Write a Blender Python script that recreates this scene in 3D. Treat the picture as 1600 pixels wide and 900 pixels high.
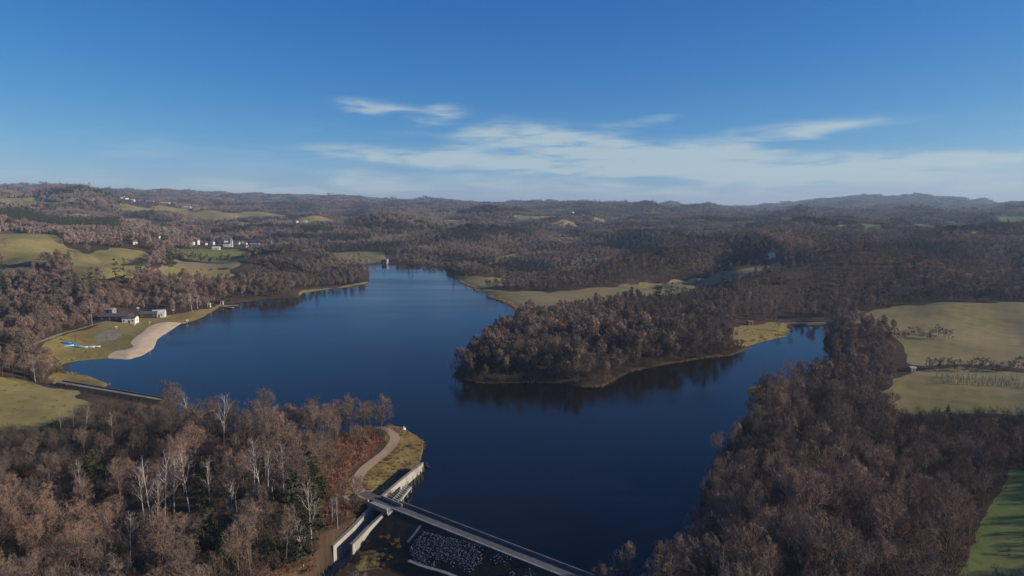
import bpy, math, random
import numpy as np
from mathutils import Vector, Matrix

for _o in list(bpy.data.objects):
    bpy.data.objects.remove(_o, do_unlink=True)
S = bpy.context.scene
COL = S.collection
R = math.radians

# ------------------------------------------------------------------ camera, world, sun, exposure
CAM_H, FPX, PITCH = 80.0, 1066.0, R(6.85)
cam_d = bpy.data.cameras.new('camera')
cam_d.sensor_width = 36.0
cam_d.lens = FPX / 1600 * 36.0
cam_d.clip_start = 1.0
cam_d.clip_end = 40000.0
cam = bpy.data.objects.new('camera', cam_d)
COL.objects.link(cam)
cam.location = (0, 0, CAM_H)
cam.rotation_euler = (R(90) - PITCH, 0, 0)
S.camera = cam

SUN_AZ, SUN_EL = R(95), R(18)          # clockwise from +Y (the view direction)
SKY_STRENGTH = 0.074
SUN_STRENGTH = 5.0
EXPOSURE = 0.2
HAZE_DENSITY = 9.0e-5

S.view_settings.view_transform = 'Standard'
S.view_settings.look = 'None'
S.view_settings.exposure = EXPOSURE
S.view_settings.gamma = 1.0
S.view_settings.use_curve_mapping = False
S.render.engine = 'CYCLES'
S.cycles.max_bounces = 5
S.cycles.diffuse_bounces = 2
S.cycles.glossy_bounces = 2
S.cycles.transmission_bounces = 2
S.cycles.volume_bounces = 0
S.cycles.caustics_reflective = False
S.cycles.caustics_refractive = False
S.cycles.use_denoising = True

fwd = np.array([0, math.cos(PITCH), -math.sin(PITCH)])
upv = np.array([0, math.sin(PITCH), math.cos(PITCH)])


def ray(px, py):
    return fwd + (px - 800) / FPX * np.array([1., 0, 0]) + (450 - py) / FPX * upv


def P(px, py, z=0.0):
    """where the sight line through a pixel meets height z"""
    d = ray(px, py)
    t = (z - CAM_H) / d[2]
    return np.array([d[0] * t, d[1] * t, z])


def PY(px, py, Y):
    """where the sight line through a pixel is Y metres ahead"""
    d = ray(px, py)
    t = Y / d[1]
    return np.array([d[0] * t, Y, CAM_H + d[2] * t])


def proj(x, y, z):
    x, y, z = np.asarray(x, float), np.asarray(y, float), np.asarray(z, float) - CAM_H
    f = y * fwd[1] + z * fwd[2]
    u = y * upv[1] + z * upv[2]
    f = np.maximum(f, 1e-3)
    return 800 + x / f * FPX, 450 - u / f * FPX


# ---- node helpers
def new_mat(name):
    m = bpy.data.materials.new(name)
    m.use_nodes = True
    nt = m.node_tree
    nt.nodes.clear()
    out = nt.nodes.new('ShaderNodeOutputMaterial')
    b = nt.nodes.new('ShaderNodeBsdfPrincipled')
    b.inputs['Specular IOR Level'].default_value = 0.2
    nt.links.new(b.outputs[0], out.inputs['Surface'])
    return m, nt, b


def N(nt, t, **kw):
    n = nt.nodes.new(t)
    for k, v in kw.items():
        setattr(n, k, v)
    return n


def ramp(nt, fac, stops):
    r = N(nt, 'ShaderNodeValToRGB')
    e = r.color_ramp.elements
    while len(e) < len(stops):
        e.new(0.5)
    for i, (p, c) in enumerate(stops):
        e[i].position = p
        e[i].color = (*c, 1)
    nt.links.new(fac, r.inputs[0])
    return r.outputs[0]


def noise(nt, scale, detail=4, vec=None, rough=0.6):
    n = N(nt, 'ShaderNodeTexNoise')
    n.inputs['Scale'].default_value = scale
    n.inputs['Detail'].default_value = detail
    n.inputs['Roughness'].default_value = rough
    if vec is not None:
        nt.links.new(vec, n.inputs['Vector'])
    return n.outputs['Fac']


def mathn(nt, op, a, b=None, clamp=False):
    n = N(nt, 'ShaderNodeMath', operation=op)
    n.use_clamp = clamp
    for i, v in enumerate((a, b)):
        if v is None:
            continue
        if isinstance(v, (int, float)):
            n.inputs[i].default_value = v
        else:
            nt.links.new(v, n.inputs[i])
    return n.outputs[0]


def mixc(nt, fac, a, b, mode='MIX'):
    n = N(nt, 'ShaderNodeMix', data_type='RGBA', blend_type=mode)
    if isinstance(fac, (int, float)):
        n.inputs[0].default_value = fac
    else:
        nt.links.new(fac, n.inputs[0])
    for idx, v in ((6, a), (7, b)):
        if isinstance(v, tuple):
            n.inputs[idx].default_value = (*v, 1)
        else:
            nt.links.new(v, n.inputs[idx])
    return n.outputs[2]


# ---- sky: Nishita air with high thin cloud, laid out by compass direction and elevation
world = bpy.data.worlds.new('World')
S.world = world
world.use_nodes = True
wn = world.node_tree
wn.nodes.clear()
w_out = N(wn, 'ShaderNodeOutputWorld')
w_bg = N(wn, 'ShaderNodeBackground')
w_bg.inputs[1].default_value = SKY_STRENGTH
wn.links.new(w_bg.outputs[0], w_out.inputs[0])
sky = N(wn, 'ShaderNodeTexSky', sky_type='NISHITA')
sky.sun_disc = False
sky.sun_elevation = SUN_EL
sky.sun_rotation = SUN_AZ
sky.altitude = 300
sky.air_density = 0.7
sky.dust_density = 0.3
sky.ozone_density = 3.0


def build_clouds():
    tc = N(wn, 'ShaderNodeTexCoord')
    sep = N(wn, 'ShaderNodeSeparateXYZ')
    wn.links.new(tc.outputs['Generated'], sep.inputs[0])
    az = mathn(wn, 'ARCTAN2', sep.outputs[0], sep.outputs[1])
    el = mathn(wn, 'ARCSINE', sep.outputs[2])
    comb = N(wn, 'ShaderNodeCombineXYZ')
    wn.links.new(az, comb.inputs[0])
    wn.links.new(el, comb.inputs[1])
    # stretched streaky noise used to fray the edges
    mp = N(wn, 'ShaderNodeMapping')
    mp.inputs['Scale'].default_value = (4.5, 46, 1)
    mp.inputs['Rotation'].default_value = (0, 0, R(-6))
    wn.links.new(comb.outputs[0], mp.inputs[0])
    n1 = N(wn, 'ShaderNodeTexNoise')
    n1.inputs['Scale'].default_value = 1.0
    n1.inputs['Detail'].default_value = 8
    n1.inputs['Roughness'].default_value = 0.6
    n1.inputs['Distortion'].default_value = 0.35
    wn.links.new(mp.outputs[0], n1.inputs['Vector'])
    mp2 = N(wn, 'ShaderNodeMapping')
    mp2.inputs['Scale'].default_value = (15, 90, 1)
    mp2.inputs['Rotation'].default_value = (0, 0, R(12))
    wn.links.new(comb.outputs[0], mp2.inputs[0])
    n2 = N(wn, 'ShaderNodeTexNoise')
    n2.inputs['Scale'].default_value = 1.0
    n2.inputs['Detail'].default_value = 6
    n2.inputs['Distortion'].default_value = .5
    wn.links.new(mp2.outputs[0], n2.inputs['Vector'])
    # warp the coordinates a little with noise colour
    nw = N(wn, 'ShaderNodeTexNoise')
    nw.inputs['Scale'].default_value = 9
    nw.inputs['Detail'].default_value = 4
    wn.links.new(comb.outputs[0], nw.inputs['Vector'])
    sub = N(wn, 'ShaderNodeVectorMath', operation='SUBTRACT')
    wn.links.new(nw.outputs['Color'], sub.inputs[0])
    sub.inputs[1].default_value = (.5, .5, .5)
    sc = N(wn, 'ShaderNodeVectorMath', operation='MULTIPLY')
    wn.links.new(sub.outputs[0], sc.inputs[0])
    sc.inputs[1].default_value = (.10, .035, 0)
    wv = N(wn, 'ShaderNodeVectorMath', operation='ADD')
    wn.links.new(comb.outputs[0], wv.inputs[0])
    wn.links.new(sc.outputs[0], wv.inputs[1])
    total = None
    blobs = [  # px, py, half width, half height, tilt, strength
        (582, 172, 58, 15, 5, .85), (684, 184, 52, 18, -8, 1.0), (632, 180, 60, 10, 8, .3),
        (850, 214, 115, 22, 3, .9), (930, 240, 200, 24, 6, .8), (735, 252, 230, 13, 4, 1.0), (650, 247, 130, 7, 3, .8), (1420, 258, 190, 12, -2, .8),
        (1110, 254, 290, 26, 2, .75), (1200, 216, 150, 16, -5, .75), (1290, 206, 50, 10, -8, .6),
        (1005, 190, 60, 10, -12, .5), (1060, 290, 420, 34, 0, .6), (1400, 268, 200, 18, -3, .5),
        (1505, 248, 45, 8, 0, .5), (1560, 280, 120, 20, -8, .5), (500, 293, 190, 15, 0, .7), (585, 285, 45, 18, 0, .7),
        (740, 222, 60, 20, -25, .35), (380, 296, 90, 10, 0, .5)]
    for (px, py, hw, hh, tl, st) in blobs:
        d = ray(px, py)
        a0 = math.atan2(d[0], d[1])
        e0 = math.asin(d[2] / np.linalg.norm(d))
        m = N(wn, 'ShaderNodeMapping', vector_type='TEXTURE')
        m.inputs['Location'].default_value = (a0, e0, 0)
        m.inputs['Rotation'].default_value = (0, 0, R(-tl))
        m.inputs['Scale'].default_value = (hw / FPX, hh / FPX, 1)
        wn.links.new(wv.outputs[0], m.inputs[0])
        ln = N(wn, 'ShaderNodeVectorMath', operation='LENGTH')
        wn.links.new(m.outputs[0], ln.inputs[0])
        mr = N(wn, 'ShaderNodeMapRange', interpolation_type='SMOOTHSTEP')
        mr.inputs['From Min'].default_value = 1.5
        mr.inputs['From Max'].default_value = 0.0
        mr.inputs['To Max'].default_value = st
        wn.links.new(ln.outputs['Value'], mr.inputs['Value'])
        total = mr.outputs[0] if total is None else mathn(wn, 'ADD', total, mr.outputs[0])
    # the same kind of thin cloud goes on low all round the horizon
    low = N(wn, 'ShaderNodeMapRange', interpolation_type='SMOOTHSTEP')
    low.inputs['From Min'].default_value = 0.19
    low.inputs['From Max'].default_value = 0.02
    low.inputs['To Max'].default_value = .45
    wn.links.new(el, low.inputs['Value'])
    total = mathn(wn, 'ADD', total, low.outputs[0])
    # density = mask * (0.35 + noise) - threshold
    nn = mathn(wn, 'ADD', mathn(wn, 'MULTIPLY', n1.outputs['Fac'], 2.4), mathn(wn, 'MULTIPLY', n2.outputs['Fac'], 1.2))
    nn = mathn(wn, 'MAXIMUM', mathn(wn, 'SUBTRACT', nn, 1.15), .08)
    dens = mathn(wn, 'MULTIPLY', total, nn)
    mr = N(wn, 'ShaderNodeMapRange', interpolation_type='SMOOTHSTEP')
    mr.inputs['From Min'].default_value = 0.08
    mr.inputs['From Max'].default_value = 1.0
    mr.inputs['To Max'].default_value = 0.70
    wn.links.new(dens, mr.inputs['Value'])
    return mr.outputs[0]


cloud_fac = build_clouds()
# the camera's rendering of blue: red falls off faster than in the raw sky model, the same all round
w_sep = N(wn, 'ShaderNodeSeparateColor')
wn.links.new(sky.outputs[0], w_sep.inputs[0])
w_comb = N(wn, 'ShaderNodeCombineColor')
wn.links.new(mathn(wn, 'MULTIPLY', mathn(wn, 'POWER', w_sep.outputs[0], 1.68), .33), w_comb.inputs[0])
wn.links.new(mathn(wn, 'MULTIPLY', w_sep.outputs[1], 1.0), w_comb.inputs[1])
wn.links.new(mathn(wn, 'MULTIPLY', mathn(wn, 'POWER', w_sep.outputs[2], .52), 2.85), w_comb.inputs[2])
w_mix = mixc(wn, cloud_fac, w_comb.outputs[0], (6.4, 7.5, 7.6))
wn.links.new(w_mix, w_bg.inputs[0])

sun_d = bpy.data.lights.new('sun', 'SUN')
sun_d.energy = SUN_STRENGTH
sun_d.angle = R(0.5)
sun_d.color = (1.0, 0.87, 0.69)
sun = bpy.data.objects.new('sun', sun_d)
COL.objects.link(sun)
SUNV = Vector((math.sin(SUN_AZ) * math.cos(SUN_EL), math.cos(SUN_AZ) * math.cos(SUN_EL), math.sin(SUN_EL)))
sun.rotation_euler = SUNV.to_track_quat('Z', 'Y').to_euler()
sun.location = (600, -100, 500)

rng = np.random.default_rng(7)
random.seed(7)


# ------------------------------------------------------------------ mesh helpers
def mesh_from(name, V, quads=None, tris=None, smooth=False):
    me = bpy.data.meshes.new(name)
    V = np.asarray(V, np.float32).reshape(-1, 3)
    q = np.zeros((0, 4), np.int32) if quads is None or len(quads) == 0 else np.asarray(quads, np.int32)
    t = np.zeros((0, 3), np.int32) if tris is None or len(tris) == 0 else np.asarray(tris, np.int32)
    me.vertices.add(len(V))
    me.vertices.foreach_set('co', V.ravel())
    loops = np.concatenate([q.ravel(), t.ravel()])
    me.loops.add(len(loops))
    me.loops.foreach_set('vertex_index', loops.astype(np.int32))
    n = len(q) + len(t)
    me.polygons.add(n)
    starts = np.concatenate([np.arange(len(q)) * 4, len(q) * 4 + np.arange(len(t)) * 3]).astype(np.int32)
    me.polygons.foreach_set('loop_start', starts)
    try:
        tot = np.concatenate([np.full(len(q), 4), np.full(len(t), 3)]).astype(np.int32)
        me.polygons.foreach_set('loop_total', tot)
    except Exception:
        pass
    if smooth:
        me.polygons.foreach_set('use_smooth', np.ones(n, bool))
    me.update(calc_edges=True)
    return me


def link(name, me, mat=None, parent=None, loc=(0, 0, 0)):
    o = bpy.data.objects.new(name, me)
    COL.objects.link(o)
    o.location = loc
    if mat is not None and me is not None and len(me.materials) == 0:
        me.materials.append(mat)
    if parent is not None:
        o.parent = parent
    return o


def tag(o, label=None, cat=None, group=None, kind=None):
    if label:
        o['label'] = label
    if cat:
        o['category'] = cat
    if group:
        o['group'] = group
    if kind:
        o['kind'] = kind
    return o


def empty(name, loc, rz=0.0, label=None, cat=None, group=None):
    o = bpy.data.objects.new(name, None)
    COL.objects.link(o)
    o.location = tuple(float(v) for v in loc)
    o.rotation_euler = (0, 0, rz)
    o.empty_display_size = 0.5
    return tag(o, label, cat, group)


class MB:
    """collects simple shapes into one mesh"""

    def __init__(self):
        self.V, self.F = [], []

    def box(self, c, s, rz=0.0, top=1.0):
        x, y, z = (v / 2 for v in s)
        b = len(self.V)
        cs, sn = math.cos(rz), math.sin(rz)
        for k, (ax, ay, az) in enumerate([(-1, -1, -1), (1, -1, -1), (1, 1, -1), (-1, 1, -1), (-1, -1, 1), (1, -1, 1), (1, 1, 1), (-1, 1, 1)]):
            f = top if az > 0 else 1.0
            px, py = ax * x * f, ay * y * f
            self.V.append((c[0] + px * cs - py * sn, c[1] + px * sn + py * cs, c[2] + az * z))
        for f in [(0, 3, 2, 1), (4, 5, 6, 7), (0, 1, 5, 4), (1, 2, 6, 5), (2, 3, 7, 6), (3, 0, 4, 7)]:
            self.F.append(tuple(b + i for i in f))
        return self

    def prism(self, a, b, w, h0, h1=None, drop=0.0):
        """wall from a to b (3D points on its top line), width w, bottom at drop h0/h1 below"""
        h1 = h0 if h1 is None else h1
        a, b = np.array(a, float), np.array(b, float)
        d = b - a
        n = np.array([-d[1], d[0], 0])
        n /= np.linalg.norm(n)
        i = len(self.V)
        for p, h in ((a, h0), (b, h1)):
            for s in (-1, 1):
                q = p + n * s * w / 2
                self.V.append(tuple(q))
                self.V.append((q[0], q[1], q[2] - h))
        # a-: i,i+1  a+: i+2,i+3  b-: i+4,i+5  b+: i+6,i+7
        for f in [(0, 4, 6, 2), (1, 3, 7, 5), (0, 1, 5, 4), (2, 6, 7, 3), (0, 2, 3, 1), (4, 5, 7, 6)]:
            self.F.append(tuple(i + k for k in f))
        return self

    def cyl(self, a, b, r0, r1=None, n=8):
        r1 = r0 if r1 is None else r1
        a, b = np.array(a, float), np.array(b, float)
        d = (b - a) / np.linalg.norm(b - a)
        u = np.cross(d, [0, 0, 1.0] if abs(d[2]) < .9 else [1.0, 0, 0])
        u /= np.linalg.norm(u)
        v = np.cross(d, u)
        i = len(self.V)
        for k in range(n):
            t = 2 * math.pi * k / n
            o = u * math.cos(t) + v * math.sin(t)
            self.V.append(tuple(a + o * r0))
            self.V.append(tuple(b + o * r1))
        for k in range(n):
            k2 = (k + 1) % n
            self.F.append((i + 2 * k, i + 2 * k2, i + 2 * k2 + 1, i + 2 * k + 1))
        self.F.append(tuple(i + 2 * k + 1 for k in range(n)))
        self.F.append(tuple(i + 2 * k for k in reversed(range(n))))
        return self

    def poly(self, vs, fs):
        i = len(self.V)
        self.V += [tuple(v) for v in vs]
        self.F += [tuple(i + k for k in f) for f in fs]
        return self

    def mesh(self, name):
        me = bpy.data.meshes.new(name)
        me.from_pydata(self.V, [], self.F)
        me.update()
        return me

    def build(self, name, mat, parent=None, loc=(0, 0, 0)):
        return link(name, self.mesh(name), mat, parent, loc)


# ------------------------------------------------------------------ materials
def plain(name, col, rough=.8, var=.25, scale=.6, spec=.2):
    m, nt, b = new_mat(name)
    tcn = N(nt, 'ShaderNodeTexCoord')
    f = noise(nt, scale, 5, tcn.outputs['Object'])
    lo = tuple(c * (1 - var) for c in col)
    hi = tuple(min(1, c * (1 + var)) for c in col)
    nt.links.new(ramp(nt, f, [(.3, lo), (.7, hi)]), b.inputs['Base Color'])
    b.inputs['Roughness'].default_value = rough
    b.inputs['Specular IOR Level'].default_value = spec
    return m


def ground_mat(name, cols, s1=.02, s2=.25, bump=.3, fine=1.5, rows=None):
    """three tones mixed by broad and fine noise in world metres"""
    m, nt, b = new_mat(name)
    geo = N(nt, 'ShaderNodeNewGeometry')
    n1 = noise(nt, s1, 5, geo.outputs['Position'])
    n2 = noise(nt, s2, 5, geo.outputs['Position'])
    n3 = noise(nt, fine, 4, geo.outputs['Position'])
    f = mathn(nt, 'ADD', mathn(nt, 'MULTIPLY', n1, .5), mathn(nt, 'MULTIPLY', n2, .3))
    f = mathn(nt, 'ADD', f, mathn(nt, 'MULTIPLY', n3, .2))
    if rows:
        mp = N(nt, 'ShaderNodeMapping')
        mp.inputs['Rotation'].default_value = (0, 0, R(rows[0]))
        nt.links.new(geo.outputs['Position'], mp.inputs[0])
        wv_ = N(nt, 'ShaderNodeTexWave', wave_profile='SIN')
        wv_.inputs['Scale'].default_value = rows[1]
        wv_.inputs['Distortion'].default_value = 1.5
        wv_.inputs['Detail'].default_value = 2
        nt.links.new(mp.outputs[0], wv_.inputs['Vector'])
        f = mathn(nt, 'ADD', f, mathn(nt, 'MULTIPLY', mathn(nt, 'SUBTRACT', wv_.outputs['Fac'], .5), rows[2]))
    nt.links.new(ramp(nt, f, [(.36, cols[0]), (.5, cols[1]), (.64, cols[2])]), b.inputs['Base Color'])
    b.inputs['Roughness'].default_value = .95
    b.inputs['Specular IOR Level'].default_value = .05
    bp = N(nt, 'ShaderNodeBump')
    bp.inputs['Strength'].default_value = bump
    bp.inputs['Distance'].default_value = .4
    nt.links.new(n2, bp.inputs['Height'])
    nt.links.new(bp.outputs[0], b.inputs['Normal'])
    return m


def twig_mat(name, stops, blotch=.007, rnd=.42, amp=2.2):
    """bark and twigs: tone differs from tree to tree and drifts over the wood"""
    m, nt, b = new_mat(name)
    oi = N(nt, 'ShaderNodeObjectInfo')
    big = noise(nt, blotch, 3, oi.outputs['Location'])
    geo = N(nt, 'ShaderNodeNewGeometry')
    fine = noise(nt, .35, 3, geo.outputs['Position'])
    f = mathn(nt, 'ADD', mathn(nt, 'MULTIPLY', oi.outputs['Random'], rnd), mathn(nt, 'MULTIPLY', mathn(nt, 'SUBTRACT', big, .5), amp))
    f = mathn(nt, 'ADD', f, mathn(nt, 'MULTIPLY', mathn(nt, 'SUBTRACT', fine, .5), .5))
    f = mathn(nt, 'ADD', f, .5 - rnd / 2, True)
    nt.links.new(ramp(nt, f, stops), b.inputs['Base Color'])
    b.inputs['Roughness'].default_value = .9
    b.inputs['Specular IOR Level'].default_value = .1
    return m


def stained(name, col):
    """board-marked concrete with streaks and blotches of damp and moss"""
    m, nt, b = new_mat(name)
    geo = N(nt, 'ShaderNodeNewGeometry')
    mp = N(nt, 'ShaderNodeMapping')
    mp.inputs['Scale'].default_value = (1.6, 1.6, .18)
    nt.links.new(geo.outputs['Position'], mp.inputs[0])
    n1 = noise(nt, 1.0, 5, mp.outputs[0])
    n2 = noise(nt, .22, 4, geo.outputs['Position'])
    f = mathn(nt, 'ADD', mathn(nt, 'MULTIPLY', n1, .6), mathn(nt, 'MULTIPLY', n2, .4))
    nt.links.new(ramp(nt, f, [(.34, (col[0] * .38, col[1] * .40, col[2] * .36)), (.47, tuple(c * .85 for c in col)), (.60, col), (.72, tuple(c * 1.2 for c in col))]), b.inputs['Base Color'])
    b.inputs['Roughness'].default_value = .9
    b.inputs['Specular IOR Level'].default_value = .1
    return m


M = {}
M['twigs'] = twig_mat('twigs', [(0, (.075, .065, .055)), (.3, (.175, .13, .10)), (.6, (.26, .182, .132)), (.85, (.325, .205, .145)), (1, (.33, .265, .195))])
M['mid_twigs'] = twig_mat('mid_twigs', [(0, (.09, .08, .068)), (.3, (.20, .152, .122)), (.6, (.29, .207, .16)), (.85, (.36, .24, .18)), (1, (.37, .30, .235))])  # lighter than twigs: light put into the colour to offset crown self-shadowing
M['far_twigs'] = twig_mat('far_twigs', [(0, (.075, .07, .064)), (.3, (.21, .17, .145)), (.6, (.36, .265, .21)), (.85, (.43, .305, .235)), (1, (.44, .365, .29))], .006, .3, 3.4)  # lighter still: the hills' contrast of lit and dark is put into the colour
M['bark'] = twig_mat('bark', [(0, (.07, .058, .048)), (.5, (.115, .093, .076)), (1, (.18, .155, .125))])
M['birch_bark'] = twig_mat('birch_bark', [(0, (.34, .315, .28)), (1, (.52, .485, .44))])
M['birch_twigs'] = twig_mat('birch_twigs', [(0, (.22, .16, .14)), (1, (.33, .25, .22))])
M['needles'] = twig_mat('needles', [(0, (.035, .045, .025)), (.5, (.055, .065, .032)), (1, (.09, .10, .04))])
M['ivy'] = twig_mat('ivy', [(0, (.10, .14, .04)), (1, (.16, .19, .06))])
M['bracken'] = twig_mat('bracken_fronds', [(0, (.18, .10, .065)), (.5, (.29, .15, .09)), (1, (.37, .22, .12))])
M['scrub'] = twig_mat('scrub_twigs', [(0, (.09, .075, .055)), (.5, (.13, .10, .07)), (1, (.18, .14, .09))])
M['reed'] = twig_mat('reed_stems', [(0, (.36, .22, .11)), (1, (.50, .34, .17))])
M['tuft'] = twig_mat('long_grass', [(0, (.15, .115, .045)), (.5, (.23, .18, .065)), (1, (.32, .25, .11))])
M['pale_twigs'] = twig_mat('pale_twigs', [(0, (.30, .26, .19)), (1, (.40, .35, .26))])
M['floor'] = ground_mat('leaf_litter', [(.045, .032, .024), (.075, .052, .036), (.12, .08, .05)])
M['pasture'] = ground_mat('pasture_grass', [(.17, .15, .05), (.26, .22, .08), (.34, .27, .11)], .018, .2, rows=(-20, .05, .025))
M['meadow'] = ground_mat('dry_meadow_grass', [(.15, .14, .05), (.245, .20, .088), (.32, .25, .125)], .014, .12, .5, rows=(35, .05, .025))
M['green'] = ground_mat('green_crop', [(.09, .125, .032), (.135, .175, .05), (.20, .205, .075)], .04, .3, .5, rows=(60, .09, .04))
M['lawn'] = ground_mat('lawn_grass', [(.19, .15, .05), (.25, .20, .065), (.31, .23, .10)], .05, .3)
M['ochre'] = ground_mat('stubble', [(.24, .18, .10), (.30, .22, .13), (.36, .27, .17)])
M['sand'] = ground_mat('beach_sand', [(.46, .34, .20), (.60, .46, .285), (.68, .54, .36)], .07, .4)
M['track'] = ground_mat('gravel_track', [(.30, .21, .13), (.38, .27, .17), (.44, .32, .21)], .1, .8)
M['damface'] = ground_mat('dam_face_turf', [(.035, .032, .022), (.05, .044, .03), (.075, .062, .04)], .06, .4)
M['rough'] = ground_mat('rough_grass', [(.12, .075, .035), (.20, .145, .055), (.30, .24, .075)], .12, .4, 1.2)
M['gravel'] = ground_mat('gravel_yard', [(.20, .165, .10), (.27, .23, .165), (.35, .31, .25)], .12, .5)
M['concrete'] = stained('weathered_concrete', (.33, .305, .265))
M['pale_concrete'] = stained('pale_concrete', (.40, .375, .325))
M['dark_concrete'] = plain('stained_concrete', (.16, .15, .14), .85, .3, .5)  # shade on the channel floor and parapet faces put into the base colour
M['road'] = ground_mat('worn_asphalt', [(.10, .095, .09), (.13, .125, .115), (.17, .155, .14)], .1, .8)
M['white'] = plain('white_render', (.66, .63, .58), .7, .1)
M['cream'] = plain('cream_render', (.62, .56, .47), .7, .1)
M['slate'] = plain('slate_roof', (.11, .10, .10), .7, .3, 1.5)
M['tile'] = plain('tile_roof', (.22, .11, .075), .8, .3, 1.5)
M['grey_roof'] = plain('grey_sheet_roof', (.30, .30, .30), .6, .15)
M['white_roof'] = plain('pale_sheet_roof', (.62, .61, .60), .5, .08)
M['glass'] = plain('window_glass', (.03, .035, .04), .15, .1, 1, .5)
M['timber'] = plain('dark_timber', (.07, .055, .045), .85, .3, 2)
M['grey_timber'] = plain('grey_timber', (.25, .22, .19), .85, .3, 2)
M['blue'] = plain('blue_tarpaulin', (.05, .28, .62), .5, .15, 1)
M['cyan'] = plain('pale_blue_hull', (.30, .62, .78), .4, .1, 1)
M['turq'] = plain('turquoise_hull', (.05, .45, .50), .4, .1, 1)
M['hull'] = plain('white_hull', (.80, .80, .80), .4, .05, 1)
M['steel'] = plain('galvanised_steel', (.35, .36, .37), .5, .1, 1)
M['tube'] = plain('pale_tree_tube', (.38, .34, .20), .7, .2, 1)
M['stone'] = plain('riprap_stone', (.17, .17, .175), .9, .55, .25)

# ------------------------------------------------------------------ the lay of the land
# the lake's outline, read off the photograph at water level
LAKE_PX = [(614, 792), (700, 822), (800, 858), (905, 897), (1000, 932), (1030, 930), (1060, 880), (1080, 830), (1096, 780), (1113, 730),
           (1140, 690), (1170, 650), (1192, 630), (1165, 612), (1172, 605), (1205, 596), (1262, 589), (1290, 578), (1306, 562), (1290, 549), (1286, 532),
           (1292, 518), (1286, 508), (1240, 505), (1236, 515), (1228, 526), (1180, 537), (1166, 547), (1142, 556), (1098, 560), (1040, 570), (985, 581),
           (940, 605), (910, 605), (885, 600), (830, 597), (765, 600), (715, 593), (706, 588), (722, 570), (760, 540), (800, 508),
           (822, 496), (812, 490), (803, 480), (790, 473), (762, 464), (772, 461), (746, 456), (738, 449), (718, 441), (714, 435), (722, 431), (700, 428),
           (692, 419), (650, 415), (604, 413), (562, 416), (577, 424), (577, 441), (560, 447), (510, 452), (472, 458), (466, 466),
           (420, 467), (368, 474), (344, 479), (330, 488), (308, 501), (292, 505), (284, 505), (266, 517), (246, 530), (240, 545), (222, 556), (200, 562),
           (168, 560), (120, 564), (94, 570), (104, 582), (140, 588), (160, 596), (172, 601), (160, 606), (130, 602), (98, 598),
           (96, 600), (165, 611), (235, 624), (270, 645), (320, 668), (400, 684), (500, 684), (588, 668), (606, 664), (626, 667), (650, 680), (662, 690),
           (661, 704), (656, 722), (632, 752), (612, 776)]
LAKE = np.array([P(x, y)[:2] for x, y in LAKE_PX])


def seg_dist(X, Y, A, B):
    d = B - A
    L2 = max(1e-9, d @ d)
    t = np.clip(((X - A[0]) * d[0] + (Y - A[1]) * d[1]) / L2, 0, 1)
    return np.hypot(X - A[0] - t * d[0], Y - A[1] - t * d[1])


def in_poly(X, Y, poly):
    ins = np.zeros(X.shape, bool)
    n = len(poly)
    for i in range(n):
        x1, y1 = poly[i]
        x2, y2 = poly[(i + 1) % n]
        if y1 == y2:
            continue
        c = ((y1 > Y) != (y2 > Y)) & (X < (x2 - x1) * (Y - y1) / (y2 - y1) + x1)
        ins ^= c
    return ins


def lake_sd(X, Y):
    """distance to the lake's edge, negative on the water"""
    d = np.full(X.shape, 1e9)
    for i in range(len(LAKE)):
        np.minimum(d, seg_dist(X, Y, LAKE[i], LAKE[(i + 1) % len(LAKE)]), out=d)
    return np.where(in_poly(X, Y, LAKE), -d, d)


# ground heights: (px, py, metres ahead[, wood height on it]) or (px, None, metres ahead, z)
CTRL_V = [  # visible ground or canopy
    (-300, 296, 4300, 10), (0, 294, 4500, 8), (100, 293, 4600, 8), (200, 300, 4800, 8), (300, 303, 5200, 8), (400, 306, 5400, 8), (480, 310, 5600, 8),
    (560, 310, 5800, 8), (620, 315, 6000, 8), (700, 313, 6000, 8), (780, 321, 6200, 8), 
    (1060, 323, 5000, 8), (1130, 323, 8000, 8), (1190, 325, 7000, 8), (1250, 317, 6500, 8), (1330, 310, 6200, 8), (1400, 308, 6000, 8),
    (1480, 311, 6000, 8), (1540, 317, 5800, 8), (1600, 321, 5500, 8), (1750, 322, 5000, 8), (2000, 318, 5000, 8),
    (0, 313, 3000, 0), (100, 312, 3000, 0), (200, 325, 2500, 0), (300, 333, 2400, 0), (430, 339, 2400, 0), 
    (100, 343, 1500, 0), (100, 319, 1800, 16), (180, 322, 1800, 14), (230, 345, 1700, 0),
    (50, 366, 950, 0), (50, 404, 650, 0), (0, 432, 540, 13), (120, 395, 760, 0), (160, 430, 570, 0), (170, 392, 800, 0), (100, 444, 500, 14), (200, 444, 520, 14), 
    (250, 405, 780, 0), (330, 410, 850, 0), (330, 390, 1120, 0), (360, 385, 1250, 0), (470, 346, 2100, 0),
    (600, 372, 1450, 8), (520, 378, 1350, 0), (540, 400, 1080, 0), (670, 382, 1300, 8),
    (850, 362, 1700, 8), (900, 337, 2600, 0), (960, 345, 2500, 4), (870, 341, 2600, 0), (800, 330, 3400, 8),
    
    (820, 395, 1150, 0), (1205, 412, 720, 0), (1150, 424, 690, 0),
    
    (1340, 354, 1600, 0), (1580, 343, 2300, 0),
    (1300, 330, 3500, 8), (1480, 475, 510, 0), (1600, 477, 500, 0), (1400, 483, 495, 0), (1330, 494, 475, 0), (1580, 520, 420, 0), (1700, 480, 500, 0),
]
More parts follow.
